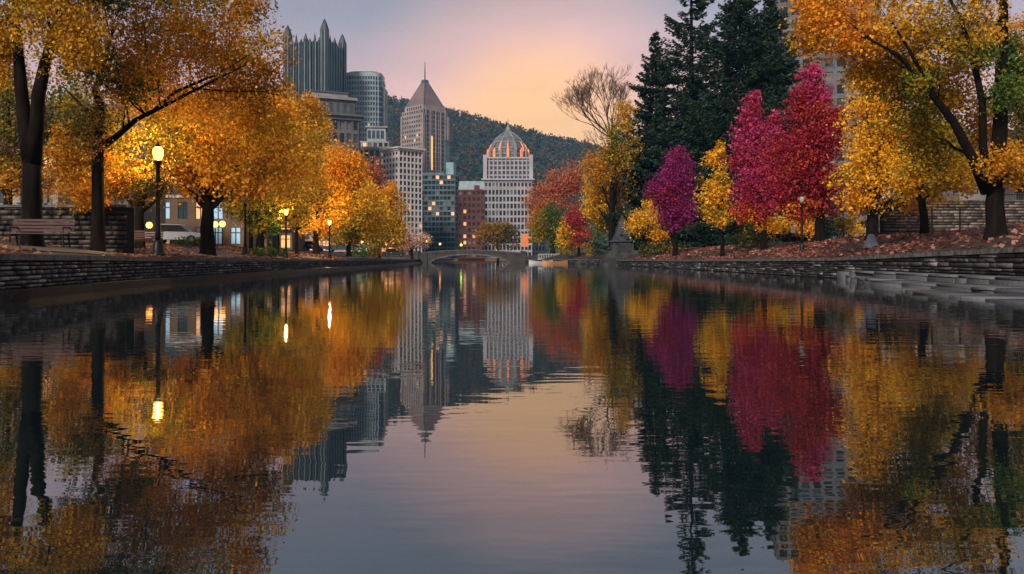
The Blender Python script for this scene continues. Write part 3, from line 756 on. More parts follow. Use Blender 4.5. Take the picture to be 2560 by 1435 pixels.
# --- bare tree
def bare_tree():
    D = 124; px = 1545; s = D / F; X0 = PX(px, D); zb = gz(X0, D)
    root = empty('bare_tree', (X0, D, zb), 'leafless tree with fine brown twigs fanned against the glowing sky', 'tree', TREES)
    mb = MB(); rr = random.Random(5); tw = []
    def grow(p, d, L, r, lev):
        n = 3; pts = [p]; q = p.copy(); dd = d.copy()
        for k in range(n):
            dd = (dd + Vector((rr.uniform(-1, 1), rr.uniform(-1, 1), rr.uniform(-.5, .9))) * .16).normalized()
            q = q + dd * (L / n); pts.append(q.copy())
        mb.tube(pts, [r * (1 - .5 * k / n) for k in range(n + 1)], 6 if lev < 2 else 3)
        if lev >= 6: return
        kids = 3 if lev in (1, 2, 3, 4) else 2
        for k in range(kids):
            a = Vector((rr.uniform(-1, 1), rr.uniform(-1, 1), rr.uniform(-.35, .8)))
            nd = (dd + a * (.55 if lev else .5)).normalized()
            grow(pts[-1] if k else pts[-2].lerp(pts[-1], .6), nd, L * rr.uniform(.64, .82), max(r * .58, .022), lev + 1)
    # trunk leans slightly towards the pond; main limbs fan out to the left
    top = Vector(((1530 - px) * s, 0, PZ(345, D) - zb))
    mb.tube([(0, 0, -.2), (.1, 0, top.z * .5), tuple(top)], [.42, .34, .24], 8)
    for (tx, tz, ty, L) in ((-.55, .8, .1, 3.6), (-.95, .35, -.3, 3.4), (-.1, 1, .3, 3.7), (.35, .9, -.2, 3.0), (-.9, .75, .5, 3.4), (-.35, .95, -.5, 3.5), (-.7, .55, -.6, 3.3), (.1, .9, .6, 3.5), (-.75, .95, .2, 3.8), (.3, .7, .5, 3.0)):
        grow(top.copy(), Vector((tx, ty, tz)).normalized(), L, .15, 1)
    for (z, tx) in ((430, -.8), (400, -.6), (385, .6)):
        grow(Vector(((1538 - px) * s, 0, PZ(z, D) - zb)), Vector((tx, .2, .7)).normalized(), 2.6, .12, 2)
    mb.build('trunk', BARKG, root)
bare_tree()

# fallen leaves
def litter(name, label, side, n, y0, y1, dmax, pal, size, seed):
    r = np.random.default_rng(seed)
    y = y0 + (y1 - y0) * r.uniform(0, 1, n) ** 1.4; d = dmax * r.uniform(0, 1, n) ** 1.2 + .05
    x = (xl(y) - d) if side < 0 else (xr(y) + d)
    kp = clump_noise(np.stack([x, y * .6, y * 0], 1), seed, 1.6) + r.normal(size=n) * .7 > .1
    x, y = x[kp], y[kp]; n = len(x)
    z = np.array([gz(float(a), float(b)) for a, b in zip(x, y)]) + r.uniform(.02, .07, n)
    P = np.stack([x, y, z], 1)
    dd = r.normal(size=(n, 3)); dd[:, 2] *= .4; dd /= np.linalg.norm(dd, axis=1)[:, None]
    e = np.cross(dd, np.array([0, 0, 1.0]) + r.normal(size=(n, 3)) * .3); e /= np.linalg.norm(e, axis=1)[:, None]
    s = size * r.uniform(.6, 1.4, n)[:, None] * (1 + y / 80)[:, None]
    V = np.empty((n, 4, 3), np.float32)
    V[:, 0] = P - dd * s * .5; V[:, 1] = P + e * s * .35; V[:, 2] = P + dd * s * .5; V[:, 3] = P - e * s * .35
    V[:, 1, 2] += .02; V[:, 3, 2] += .02
    me = mesh_from(name, V.reshape(-1, 3), np.arange(n * 4).reshape(n, 4)); face_colors(me, pal_colors(pal, n, seed))
    tag(link(name, me, LEAF), label, 'leaves', kind='stuff')
LIT = [(.26, .08, .045), (.18, .05, .035), (.34, .13, .09), (.13, .05, .03), (.46, .27, .22)]
litter('fallen_leaves', 'reddish fallen leaves covering the slope of the right bank', 1, 52000, 14, 100, 13, LIT, .16, 71)
litter('fallen_leaves', 'brown fallen leaves scattered on the left bank behind the pond wall', -1, 12000, 16, 80, 9, [(.30, .12, .05), (.22, .08, .05), (.40, .2, .1), (.16, .07, .04)], .14, 72)

# ------------------------------------------------------------------ lamps
LAMPS = 'street lamps round the pond'
def lamp_light(t, z, power, rad):
    l = bpy.data.lights.new('lamp_light', 'POINT'); l.energy = power; l.color = (1.0, .60, .20); l.shadow_soft_size = rad
    o = bpy.data.objects.new('lamp_light', l); col.objects.link(o); o.parent = t; o.location = (0, 0, z)
def make_lamp(label, loc, lit, scale, power=0):
    t = empty('street_lamp', loc, label, 'street lamp', LAMPS); t.scale = (scale,) * 3
    MB().lathe([(.26, 0), (.27, .10), (.20, .14), (.19, .45), (.14, .55), (.12, .62)], 12).build('base', IRON, t, smooth=True)
    MB().lathe([(.105, .6), (.10, 1.0), (.08, 2.2), (.075, 3.45), (.10, 3.5), (.10, 3.55)], 12).build('post', IRON, t, smooth=True)
    MB().lathe([(.08, 3.55), (.12, 3.64), (.155, 3.72), (.14, 3.76)], 12).build('collar', IRON, t, smooth=True)
    MB().lathe([(.12, 3.765), (.17, 3.9), (.20, 4.05), (.19, 4.18), (.13, 4.26), (.05, 4.30)], 14).build('lamp_globe', lit, t, smooth=True)
    if power: lamp_light(t, 4.03, power, .05)
    MB().lathe([(.14, 4.27), (.10, 4.33), (.04, 4.40), (.012, 4.52)], 8).build('finial', IRON, t)
    return t
def lampat(px, D, top, lit, label, power=0):
    X0 = PX(px, D); z = gz(X0, D); return make_lamp(label, (X0, D, z), lit, (PZ(top, D) - z) / 4.52, power)
lampat(395, 33.5, 352, GLOBE, 'large lit lamp on a dark post in front of the orange maple', 1500)
lampat(824, 74, 545, GLOBE, 'lit lamp on the promenade in front of the bright yellow orange tree', 2600)
lampat(715, 57, 516, GLOBE_FAR, 'lamp with a dim warm globe on the promenade before the golden orange tree', 500)
lampat(613, 50, 480, GLOBE_OFF, 'slim unlit dark lamp post right of the broad orange maple trunk')
lampat(2005, 49, 484, GLOBE_OFF, 'unlit dark lamp in front of the crimson tree on the right bank')
GTW = 'small globe lamps along the left street'
def far_lamp(px, D, py, label, glob=GLOBE_FAR):
    X0 = PX(px, D); z = gz(X0, D); h = PZ(py, D) - z
    t = empty('globe_lamp', (X0, D, z), label, 'street lamp', GTW)
    MB().tube([(0, 0, 0), (0, 0, h - .2)], [.07, .05], 8).build('post', IRON, t)
    MB().lathe([(.06, -.26), (.2, -.18), (.26, 0), (.2, .18), (.05, .26)], 10).build('lamp_globe', glob, t, loc=(0, 0, h), smooth=True)
far_lamp(538, 66, 561, 'left one of two small globe lamps right of the broad maple trunk')
far_lamp(556, 66, 560, 'right one of two small globe lamps right of the broad maple trunk')
far_lamp(373, 64, 563, 'small glowing lamp low behind the gnarled tree')
far_lamp(1068, 155, 603, 'small globe lamp beside the left end of the bridge')
far_lamp(1100, 190, 610, 'small globe lamp seen above the middle of the bridge')
far_lamp(905, 118, 606, 'small globe lamp under the golden olive tree')
far_lamp(965, 132, 610, 'small globe lamp under the last golden tree of the left row')
far_lamp(1350, 180, 500, 'small lamp point high beside the domed building') if False else None
# second post with pale bell-shaped foot on the slope
def bell():
    D = 40; px = 2178; X0 = PX(px, D); z = gz(X0, D)
    t = empty('bell_bollard', (X0, D, z - .05), 'pale bell shaped cap standing on the leaf covered slope by a dark trunk', 'bollard')
    MB().lathe([(.40, 0), (.42, .06), (.36, .14), (.26, .34), (.20, .55), (.16, .68), (.08, .74)], 16).build('bell', pm('pale_metal', (.24, .29, .33), (.13, .16, .18), 4, .4), t, smooth=True)
    MB().lathe([(.46, -.05), (.46, .03)], 16).build('plinth', IRON, t)
    MB().lathe([(.05, .73), (.06, .8), (.02, .86)], 8).build('knob', IRON, t)
bell()

# ------------------------------------------------------------------ benches, walls, fences on the banks
def bench(px, D, label, rz, root=None):
    X0 = PX(px, D); z = gz(X0, D) + .03
    if root: return copy_thing(root, (X0, D, z), rz, label)
    t = empty('park_bench', (X0, D, z), label, 'bench', 'benches on the left bank', rz)
    m = MB()
    for k in range(4): m.box(-.95, .95, -.22 + k * .12, -.12 + k * .12, .43, .465)
    m.build('seat', SLAT, t)
    m = MB()
    for k in range(4): m.box(-.95, .95, .27 + k * .035, .30 + k * .035, .52 + k * .11, .60 + k * .11)
    m.build('backrest', SLAT, t)
    for sx in (-.8, .8):
        MB().tube([(sx, -.2, 0), (sx, -.18, .42), (sx, .26, .42), (sx, .42, .95)], .028, 6).tube([(sx, .24, .42), (sx, .34, 0)], .028, 6).build('leg', IRON, t)
        MB().tube([(sx, -.2, .43), (sx, -.2, .64), (sx, .32, .66)], .024, 6).build('armrest', IRON, t)
    return t
b0 = bench(98, 26, 'weathered slatted bench nearest the left edge of the picture', R(8))
bench(348, 36.5, 'slatted bench between the straight trunk and the large lit lamp', R(6), b0)
# stone retaining wall behind the benches
def retaining(label, x0, x1, y, zb, zt, seed, side_depth=.6, mat=None, k=1.0):
    t = empty('retaining_wall', ((x0 + x1) / 2, y, zb), label, 'wall')
    cx = (x0 + x1) / 2; r = random.Random(seed); V = []; Q = []; C = []
    z = 0
    while z < zt - zb - .1:
        h = r.uniform(.13, .24); x = x0
        while x < x1:
            l = r.uniform(.3, .9); xa, xb = x - cx + .01, min(x + l, x1) - cx - .01; x += l
            if xb - xa < .08: continue
            p = r.uniform(-.03, .03); b = len(V); zz1 = min(z + h, zt - zb - .1) - .012
            for yy, i in ((0.05, 0), (-.05 - p, .02)):
                V += [(xa + i, yy, z + i), (xb - i, yy, z + i), (xb - i, yy, zz1 - i), (xa + i, yy, zz1 - i)]
            c = r.choice([(.030, .024, .02), (.018, .015, .013), (.05, .04, .034), (.012, .011, .01)])
            for f in ((4, 5, 6, 7), (0, 1, 5, 4), (1, 2, 6, 5), (2, 3, 7, 6), (3, 0, 4, 7)):
                Q.append(tuple(b + q for q in f)); C.append((c[0] * k, c[1] * k, c[2] * k))
        z += h
    me = mesh_from('stonework', np.array(V), np.array(Q)); face_colors(me, C); link('stonework', me, STONE, t)
    MB().box(x0 - cx, x1 - cx, .02, side_depth, -.4, zt - zb - .11).build('backing', MORTAR, t)
    MB().box(x0 - cx - .06, x1 - cx + .06, -.1, side_depth + .05, zt - zb - .1, zt - zb).build('coping', COPING if mat is None else mat, t)
retaining('dark stone retaining wall behind the benches on the left bank', PX(-260, 32.5), PX(318, 32.5), 32.5, 1.2, PZ(512, 32.5), 5)
retaining('brown stone retaining wall at the top of the right slope', PX(2210, 50), PX(2640, 50), 50, 1.9, PZ(500, 50), 6, k=4.0)
def fence():
    D = 48.5; x0, x1 = PX(2515, D), PX(2640, D); zb = PZ(525, D); 
    t = empty('iron_fence', ((x0 + x1) / 2, D + 1.9, zb), 'iron railing of upright bars on the right retaining wall beyond the huge trunk', 'fence')
    w = (x1 - x0) / 2
    MB().box(-w, w, -.02, .02, .1, .15).box(-w, w, -.021, .021, 1.05, 1.1).build('rail', IRON, t)
    m = MB(); k = -w
    while k < w: m.box(k, k + .03, -.012, .012, -.75, 1.2); k += .14
    m.build('bars', pm('grey_bars', (.12, .11, .10), (.07, .065, .06), 5, .6), t)
fence()
def posts():
    t = empty('rail_fence', (PX(2400, 40), 40, gz(PX(2400, 40), 40)), 'thin post and rail fence on the right slope left of the huge trunk', 'fence')
    for px in (2330, 2400, 2470):
        x = PX(px, 40) - PX(2400, 40); MB().box(x - .03, x + .03, -.03, .03, -.6, 1.3).build('post', BARKG, t)
    MB().box(PX(2330, 40) - PX(2400, 40), PX(2470, 40) - PX(2400, 40), -.045, -.032, 1.12, 1.18).build('rail', BARKG, t)
posts()
def sign():
    D = 60; X0 = PX(1983, D); z = gz(X0, D)
    t = empty('notice_board', (X0, D, z), 'small white notice board under the magenta tree on the right bank', 'sign')
    MB().box(-.02, .02, .0, .04, 0, .75).build('post', IRON, t)
    MB().box(-.16, .16, -.03, -.002, .75, 1.25).build('panel', pm('white_panel', (.7, .7, .72), (.6, .6, .62), 3, .5), t)
sign()

# ------------------------------------------------------------------ monument
def monument():
    D = 109; s = D / F; X0 = PX(1555, D)
    DK = pm('slate', (.04, .05, .06), (.016, .02, .025), 1.2, .7, .05); PL = pm('monument_stone', (.05, .052, .056), (.012, .013, .015), 1.1, .7, .06)
    zb = .0
    t = empty('monument', (X0, D, zb), 'dark slate monument with a flared spire on a square stone base by the right shore', 'monument')
    Z = lambda py: PZ(py, D) - zb
    for (py0, py1, hw) in ((662, 646, 2.3), (646, 635, 2.0), (635, 626, 1.7)):
        MB().frustum(0, 0, Z(py0) - (.3 if py0 > 660 else 0), Z(py1), hw * 1.2, hw, hw * 1.18, hw * .98).build('step', PL, t)
    MB().frustum(0, 0, Z(626), Z(605), 1.42, 1.42, 1.40, 1.40).build('pedestal', PL, t)
    MB().frustum(0, 0, Z(605), Z(601), 1.6, 1.6, 1.55, 1.55).build('cornice', DK, t)
    prof = [(1.25, 601), (1.06, 592), (.82, 580), (.60, 566), (.40, 553), (.20, 544), (.05, 537)]
    m = MB()
    for (a, ya), (b, yb) in zip(prof, prof[1:]): m.frustum(0, 0, Z(ya), Z(yb), a, a, b, b)
    m.build('spire', DK, t)
monument()

# ------------------------------------------------------------------ bridge
def bridge():
    D = 163; s = D / F; x0, x1 = PX(1040, D), PX(1308, D); w = x1 - x0
    t = empty('footbridge', ((x0 + x1) / 2, D + 2, 0), 'low stone arch footbridge across the far end of the pond', 'bridge')
    BR = pm('bridge_stone', (.055, .05, .05), (.03, .027, .027), .8, .7, .05)
    h = w / 2; zt = lambda u: 1.0 + 1.15 * (1 - u * u * .55)         # gentle hump
    Vs = []; n = 24
    top = [(-h + 2 * h * k / n, zt(-1 + 2 * k / n) - .0) for k in range(n + 1)]
    ar = 8.0
    arch = [(ar * math.cos(a), -.3 + 1.9 * math.sin(a)) for a in [math.pi * k / 16 for k in range(17)]]     # right to left
    m = MB()
    # spandrel as quads between the arch and the deck, both faces, then soffit and deck
    xs = sorted(set([-h, -h * .86] + [a[0] for a in arch] + [h * .86, h]))
    def lowz(x): return -.6 if abs(x) >= ar else -.3 + 1.9 * math.sqrt(max(0, 1 - (x / ar) ** 2))
    b = 0
    for x in xs:
        zu = zt(x / h); zl = min(lowz(x), zu - .35)
        m.v += [(x, -2, zl), (x, -2, zu), (x, 2, zl), (x, 2, zu)]
    for i in range(len(xs) - 1):
        o = 4 * i; p = o + 4
        m.f += [(o, p, p+1, o+1), (o+2, o+3, p+3, p+2), (o+1, p+1, p+3, o+3), (o, o+2, p+2, p)]
    m.f += [(0, 1, 3, 2), (4*len(xs)-4, 4*len(xs)-2, 4*len(xs)-1, 4*len(xs)-3)]
    m.build('arch', BR, t)
    for yy in (-2.06, 1.86):
        m = MB()
        for k in range(n):
            xa, xb = top[k][0], top[k+1][0]; za, zb = top[k][1], top[k+1][1]
            b = len(m.v)
            for (x, z) in ((xa, za), (xb, zb)):
                m.v += [(x, yy, z + .42), (x, yy + .2, z + .42), (x, yy + .2, z + .56), (x, yy, z + .56)]
            for q in range(4):
                q2 = (q + 1) % 4; m.f.append((b+q, b+4+q, b+4+q2, b+q2))
        m.build('handrail', COPING, t)
        m = MB()
        for k in range(0, n + 1):
            x, z = top[k]; m.box(x - .1, x + .1, yy + .02, yy + .18, z, z + .42)
            if k < n: 
                x2, z2 = top[k+1]; m.box(x + .1, x2 - .1, yy + .06, yy + .14, min(z, z2) - .02, min(z, z2) + .40)
        m.build('parapet', BR, t)
    for sx in (-1, 1):
        MB().box(sx * h - .5, sx * h + .5, -2.3, 2.3, -.6, zt(1) + .75).box(sx * h - .6, sx * h + .6, -2.4, 2.4, zt(1) + .752, zt(1) + .9).build('end_pier', BR, t)
    m = MB(); pr = []
    for k in range(17):
        a = math.pi * k / 16
        m.v += [(ar * math.cos(a), -2.1, -.3 + 1.9 * math.sin(a)), ((ar + .35) * math.cos(a), -2.1, -.3 + 2.2 * math.sin(a)), (ar * math.cos(a), -2.003, -.3 + 1.9 * math.sin(a)), ((ar + .35) * math.cos(a), -2.003, -.3 + 2.2 * math.sin(a))]
    for k in range(16):
        o = 4 * k; p = o + 4; m.f += [(o, o+1, p+1, p), (o+1, o+3, p+3, p+1), (o, p, p+2, o+2)]
    m.build('arch_ring', COPING, t)
bridge()

# ------------------------------------------------------------------ city
CITY = 'city buildings beyond the pond'
def facade(mb, face, w, h, z0, cols, rows, pier, band, proud, margin=0.0):
    """grid of piers and bands standing proud of the core; returns window centres and sizes in the face's own axes"""
    cw = (w - 2 * margin) / cols; rh = h / rows; wins = []
    rects = []
    for c in range(cols + 1):
        x = -w / 2 + margin + c * cw; a = max(x - pier / 2, -w / 2); b = min(x + pier / 2, w / 2)
        if c == 0: a = -w / 2
        if c == cols: b = w / 2
        rects.append((a, b, z0, z0 + h, proud))
    for r_ in range(rows + 1):
        z = z0 + r_ * rh; a = max(z - band / 2, z0); b = min(z + band / 2, z0 + h)
        rects.append((-w / 2 + .02, w / 2 - .02, a, b, proud * .82))
    for r_ in range(rows):
        for c in range(cols):
            wins.append((-w / 2 + margin + (c + .5) * cw, z0 + (r_ + .5) * rh, cw - pier, rh - band))
    return rects, wins
def put_rects(mb, face, rects, hw, hd):
    for (a, b, z0, z1, p) in rects:
        if face == 'front': mb.box(a, b, -hd - p, -hd, z0, z1)
        elif face == 'right': mb.box(hw, hw + p, a, b, z0, z1)
        elif face == 'left': mb.box(-hw - p, -hw, a, b, z0, z1)
def building(name, label, loc, rz, w, d, h, faces, wall, panes, lit=.0, litmat=None, roof=None, z0=0.0, seed=1, extra=None, limit=98, cornice=None):
    """faces: {face: (cols, rows, pier, band, proud)}"""
    t = empty(name, loc, label, 'building', CITY, rz); r = random.Random(seed)
    mb = MB(); mb.box(-w / 2, w / 2, -d / 2, d / 2, -2, h)
    allw = []
    for face, (cols, rows, pier, band, proud) in faces.items():
        fw = w if face == 'front' else d
        rects, wins = facade(mb, face, fw, h - z0, z0, cols, rows, pier, band, proud)
        put_rects(mb, face, rects, w / 2, d / 2)
        allw += [(face, x) for x in wins]
    mb.build('wall', wall, t)
    cache = {}
    order = list(range(len(allw))); 
    if len(allw) > limit: order = sorted(order, key=lambda i: (allw[i][0] != 'front', -allw[i][1][1]))
    rest = MB(); rest_mat = panes
    for n_, i in enumerate(order):
        face, (u, z, ww, wh) = allw[i]
        if face == 'front': p = (u, -d / 2 - .015, z); a = 0
        elif face == 'right': p = (w / 2 + .015, u, z); a = math.pi / 2
        else: p = (-w / 2 - .015, u, z); a = -math.pi / 2
        if n_ >= limit:
            if face == 'front': rest.box(u - ww/2, u + ww/2, -d/2 - .05, -d/2 - .004, z - wh/2, z + wh/2)
            elif face == 'right': rest.box(w/2 + .004, w/2 + .05, u - ww/2, u + ww/2, z - wh/2, z + wh/2)
            else: rest.box(-w/2 - .05, -w/2 - .004, u - ww/2, u + ww/2, z - wh/2, z + wh/2)
            continue
        isl = r.random() < lit; pk = r.choice((0, 0, 0, 0, 0, 1, 1, 2)); isl = 3 if isl else pk
        key = (face, round(ww, 3), round(wh, 3), isl)
        if key not in cache:
            m = MB().box(-ww/2, ww/2, -.05, 0.011, -wh/2, wh/2).mesh('window'); m.materials.append((panes, W_BLUE, W_BLIND, litmat or W_LIT)[isl]); cache[key] = m
        wo = link('window', cache[key], None, t, p, a)
        if name == 'shop_building' or name == 'house':
            fk = ('frame', face, round(ww, 3), round(wh, 3))
            if fk not in cache:
                fm = MB()
                for k in (-.5, 0, .5): fm.box(k * ww - .04, k * ww + .04, -.10, -.055, -wh/2, wh/2)
                for k in (-.5, .18, .5): fm.box(-ww/2, ww/2, -.098, -.056, k * wh - .04, k * wh + .04)
                cache[fk] = fm.mesh('frame'); cache[fk].materials.append(FRAME)
            link('frame', cache[fk], None, wo)
    if rest.v: tag(rest.build('window', panes, t), kind='stuff')
    if cornice:
        c = MB()
        for (za, zb, o) in cornice: c.box(-w/2 - o, w/2 + o, -d/2 - o, d/2 + o, za, zb)
        c.build('cornice', roof or wall, t)
    if extra: extra(t, w, d, h)
    return t
WHITE = pm('pale_stone', (.60, .58, .58), (.48, .46, .46), .15, .8)
GREY = pm('grey_stone', (.30, .30, .31), (.20, .20, .21), .15, .8)
DARKST = pm('sooty_stone', (.13, .135, .14), (.07, .075, .08), .2, .8)
BRICK = pm('red_brick', (.13, .045, .035), (.08, .03, .025), .4, .85)
TAN = pm('tan_render', (.15, .095, .065), (.10, .065, .045), .3, .8)
BLUEG = glass('blue_glass', (.06, .09, .11), .2)
STEEL = pm('steel_blue', (.13, .18, .21), (.08, .11, .13), .2, .4, metal=.3)
GB = 1.0
def at(px, D, dz=GB): return (PX(px, D), D, dz)
def hgt(py, D): return PZ(py, D) - GB
# castellated dark glass tower
def castle():
    D = 600; s = D / F; t = empty('glass_tower', (PX(789, D) * 1.025, D + 15, GB), 'dark glass tower with castle like pointed pinnacles', 'building', CITY, R(-13.5))
    W = 33.0; H = hgt(107, D)
    G = glass('mirror_glass', (.008, .014, .018), .3, .15); RIB = pm('dark_rib', (.014, .024, .032), (.008, .014, .02), .1, .4); RIB2 = pm('pale_rib', (.20, .26, .28), (.13, .18, .20), .1, .3)
    MB().box(-W/2, W/2, -W/2, W/2, -2, H).build('shaft', G, t)
    def pinn(x, y, hw, zb, zs, ztip, fins=True):
        m = MB().frustum(x, y, zb, zs, hw, hw, hw, hw); m.frustum(x, y, zs, zs + (ztip - zs) * .6, hw, hw, hw * .5, hw * .5); m.frustum(x, y, zs + (ztip - zs) * .6, ztip, hw * .5, hw * .5, .05, .05)
        o = m.build('pinnacle', RIB, t)
        if not fins: return
        g = MB()
        for sx in (-1, 1):
            g.box(x + sx * hw * .55 - .3, x + sx * hw * .55 + .3, y - hw - .3, y - hw, max(zb, 2), zs)
            g.box(x + hw, x + hw + .3, y + sx * hw * .55 - .3, y + sx * hw * .55 + .3, max(zb, 2), zs)
        g.build('fin', RIB2, o)
    c = W / 2 - 1.4
    pinn(-c, -c, 2.5, 0, hgt(85, D), hgt(58, D)); pinn(c, -c, 2.5, 0, hgt(77, D), hgt(49, D)); pinn(c, c, 2.5, 0, hgt(86, D), hgt(60, D)); pinn(-c, c, 2.5, H - 4, hgt(90, D), hgt(64, D))
    for (x, y) in ((0, -W/2 + .6), (W/2 - .6, 0)): pinn(x, y, 1.2, 0, hgt(99, D), hgt(83, D), False)
    for k, tip in ((-.34, 95), (-.23, 84), (-.11, 96), (.11, 96), (.23, 83), (.34, 95)):
        for (x, y) in ((k * W, -W/2 + .6), (W/2 - .6, k * W)): pinn(x, y, .8, 0, hgt(104, D), hgt(tip, D), False)
    for ax in (0, 1):
        n_ = 11
        for k in range(n_):
            u = -W/2 + 5.2 + (W - 10.4) * k / (n_ - 1)
            o_ = 1.3 if k % 2 else .7; wd = .3 if k % 2 else .75
            m = MB().box(u - wd, u + wd, -W/2 - o_, -W/2, 0, H + .5) if ax == 0 else MB().box(W/2, W/2 + o_, u - wd, u + wd, 0, H + .5)
            m.build('rib', RIB2 if k % 2 else RIB, t)
castle()
# ornate sooty building in front of it
def ornate():
    D = 350; t = building('stone_office', 'ornate dark stone building with deep cornices in front of the castle like tower', (PX(800, D), D + 13, GB), R(24), 24, 22, hgt(292, D),
        {'front': (8, 11, 1.1, 1.6, .5), 'right': (6, 11, 1.1, 1.6, .5)}, DARKST, W_DARK, .02, W_LIT, seed=3,
        cornice=[(hgt(292, D) - .5, hgt(286, D), 1.2), (hgt(286, D), hgt(281, D), 2.2)])
    h0 = hgt(281, D)
    m = MB().box(-10.5, 10.5, -9.5, 9.5, h0 - .01, hgt(243, D)); m.build('upper_storey', DARKST, t)
    for k in range(7): MB().box(-9.6 + k * 3, -8.2 + k * 3, -9.58, -9.5, h0 + 1.2, hgt(252, D)).build('window', W_BLUE, t)
    for k in range(6): MB().box(10.5, 10.58, -8.6 + k * 3, -7.2 + k * 3, h0 + 1.2, hgt(252, D)).build('window', W_BLUE, t)
    MB().box(-11.6, 11.6, -10.6, 10.6, hgt(243, D), hgt(236, D)).build('cornice', GREY, t)
    MB().box(-8, 8, -7, 7, hgt(236, D), hgt(224, D)).build('roof', GREY, t)
    MB().box(-8.5, 8.5, -7.5, 7.5, hgt(224, D), hgt(220, D)).build('roof_rim', DARKST, t)
ornate()
# round cornered glass tower
def round_tower():
    D = 640; s = D / F; H = hgt(190, D)
    t = empty('glass_tower', (PX(905, D), D + 14, GB), 'blue grey rounded glass tower right of the castle like tower', 'building', CITY)
    PALEB = pm('pale_blue_band', (.26, .35, .40), (.19, .27, .31), .2, .5)
    n = 8; rx = 48 * s
    def ring(z0, z1, a, b):
        m = MB(); K = 32; P = []
        for k in range(K):
            th = 2 * math.pi * k / K; c_, s_ = math.cos(th), math.sin(th)
            P.append((a * math.copysign(abs(c_) ** .45, c_), b * math.copysign(abs(s_) ** .45, s_)))
        m.v = [(x, y, z0) for x, y in P] + [(x, y, z1) for x, y in P]
        m.f = [(k, (k + 1) % K, K + (k + 1) % K, K + k) for k in range(K)] + [tuple(range(K - 1, -1, -1)), tuple(range(K, 2 * K))]
        return m
    body = ring(-2, H, rx, 14); body.build('shaft', BLUEG, t)
    nf = 34
    for k in range(nf):
        z = 4 + (H - 4) * k / nf; m = ring(z, z + 1.5, rx + .3, 14.3)
        m.build('floor_band', PALEB, t)
    m = MB()
    for k in range(13):
        cx_, cy_ = (-.84 + 1.68 * k / 12) * rx, -14.05
        m.box(cx_ - .3, cx_ + .3, cy_ - .3, cy_ + .3, 0, H)
    m.build('mullions', PALEB, t)
    ring(H, hgt(180, D), rx * .98, 13.6).build('crown_band', pm('pale_crown', (.32, .40, .44), (.24, .30, .33), .2, .4), t)
    ring(hgt(180, D) + .01, hgt(176, D), rx * .8, 11).build('roof', STEEL, t)
    MB().box(rx * .72, rx * 1.12, -8, 8, -2, hgt(215, D)).build('side_wing', STEEL, t)
    r = random.Random(4)
    for k in range(9):
        f = r.randrange(8, 30); z = 4 + (H - 4) * f / nf + 1.9
        m = MB(); cx_, cy_ = rx * (-.77 + 1.68 * r.randrange(0, 11) / 12), -13.98
        m.box(cx_ - .8, cx_ + .8, cy_ - .2, cy_ + .2, z, z + 1.8); m.build('lit_window', W_LIT, t)
round_tower()
# low pale building with a glass penthouse
def penthouse(t, w, d, h):
    MB().box(-w*.08, w*.42, -d*.42, d*.3, h + .01, h + 7.5).build('penthouse', pm('pale_teal', (.30, .38, .40), (.22, .29, .31), .3, .4), t)
    for k in range(4): MB().box(-w*.06 + k * w*.115, -w*.06 + k * w*.115 + w*.085, -d*.42 - .08, -d*.42, h + 1.6, h + 6).build('window', W_BLUE, t)
    m = MB().box(-w*.12, w*.47, -d*.46, d*.34, h + 7.51, h + 8.4); m.build('roof', GREY, t)
building('office_block', 'pale low block with a glazed teal penthouse below the rounded tower', (PX(918, 430), 440, GB), R(8), 20, 18, hgt(352, 430), {'front': (7, 14, 1.0, 1.6, .3), 'right': (5, 14, 1.0, 1.6, .3)}, GREY, W_DARK, .05, seed=6, extra=penthouse)
building('office_block', 'grey building with rows of arched windows partly behind the golden trees', (PX(925, 395), 405, GB), R(5), 19, 18, hgt(372, 395), {'front': (7, 13, 1.0, 1.3, .4), 'right': (5, 13, 1.0, 1.3, .4)}, GREY, pm('maroon_glass', (.06, .025, .028), (.03, .015, .018), .2, .3), .06, seed=7,
         cornice=[(hgt(372, 395), hgt(366, 395), .8)])
building('white_office_block', 'white gridded office block with dark windows, nearest of the downtown buildings', (PX(1005, 388), 390, GB), R(40), 13.0, 14.0, hgt(374, 380), {'front': (6, 18, .62, .9, .45), 'left': (5, 18, .9, 1.3, .4)}, WHITE, W_DARK, .01, seed=8, limit=100,
         cornice=[(hgt(374, 380), hgt(370, 380), .9), (hgt(370, 380) + .01, hgt(366, 380), 1.5)])
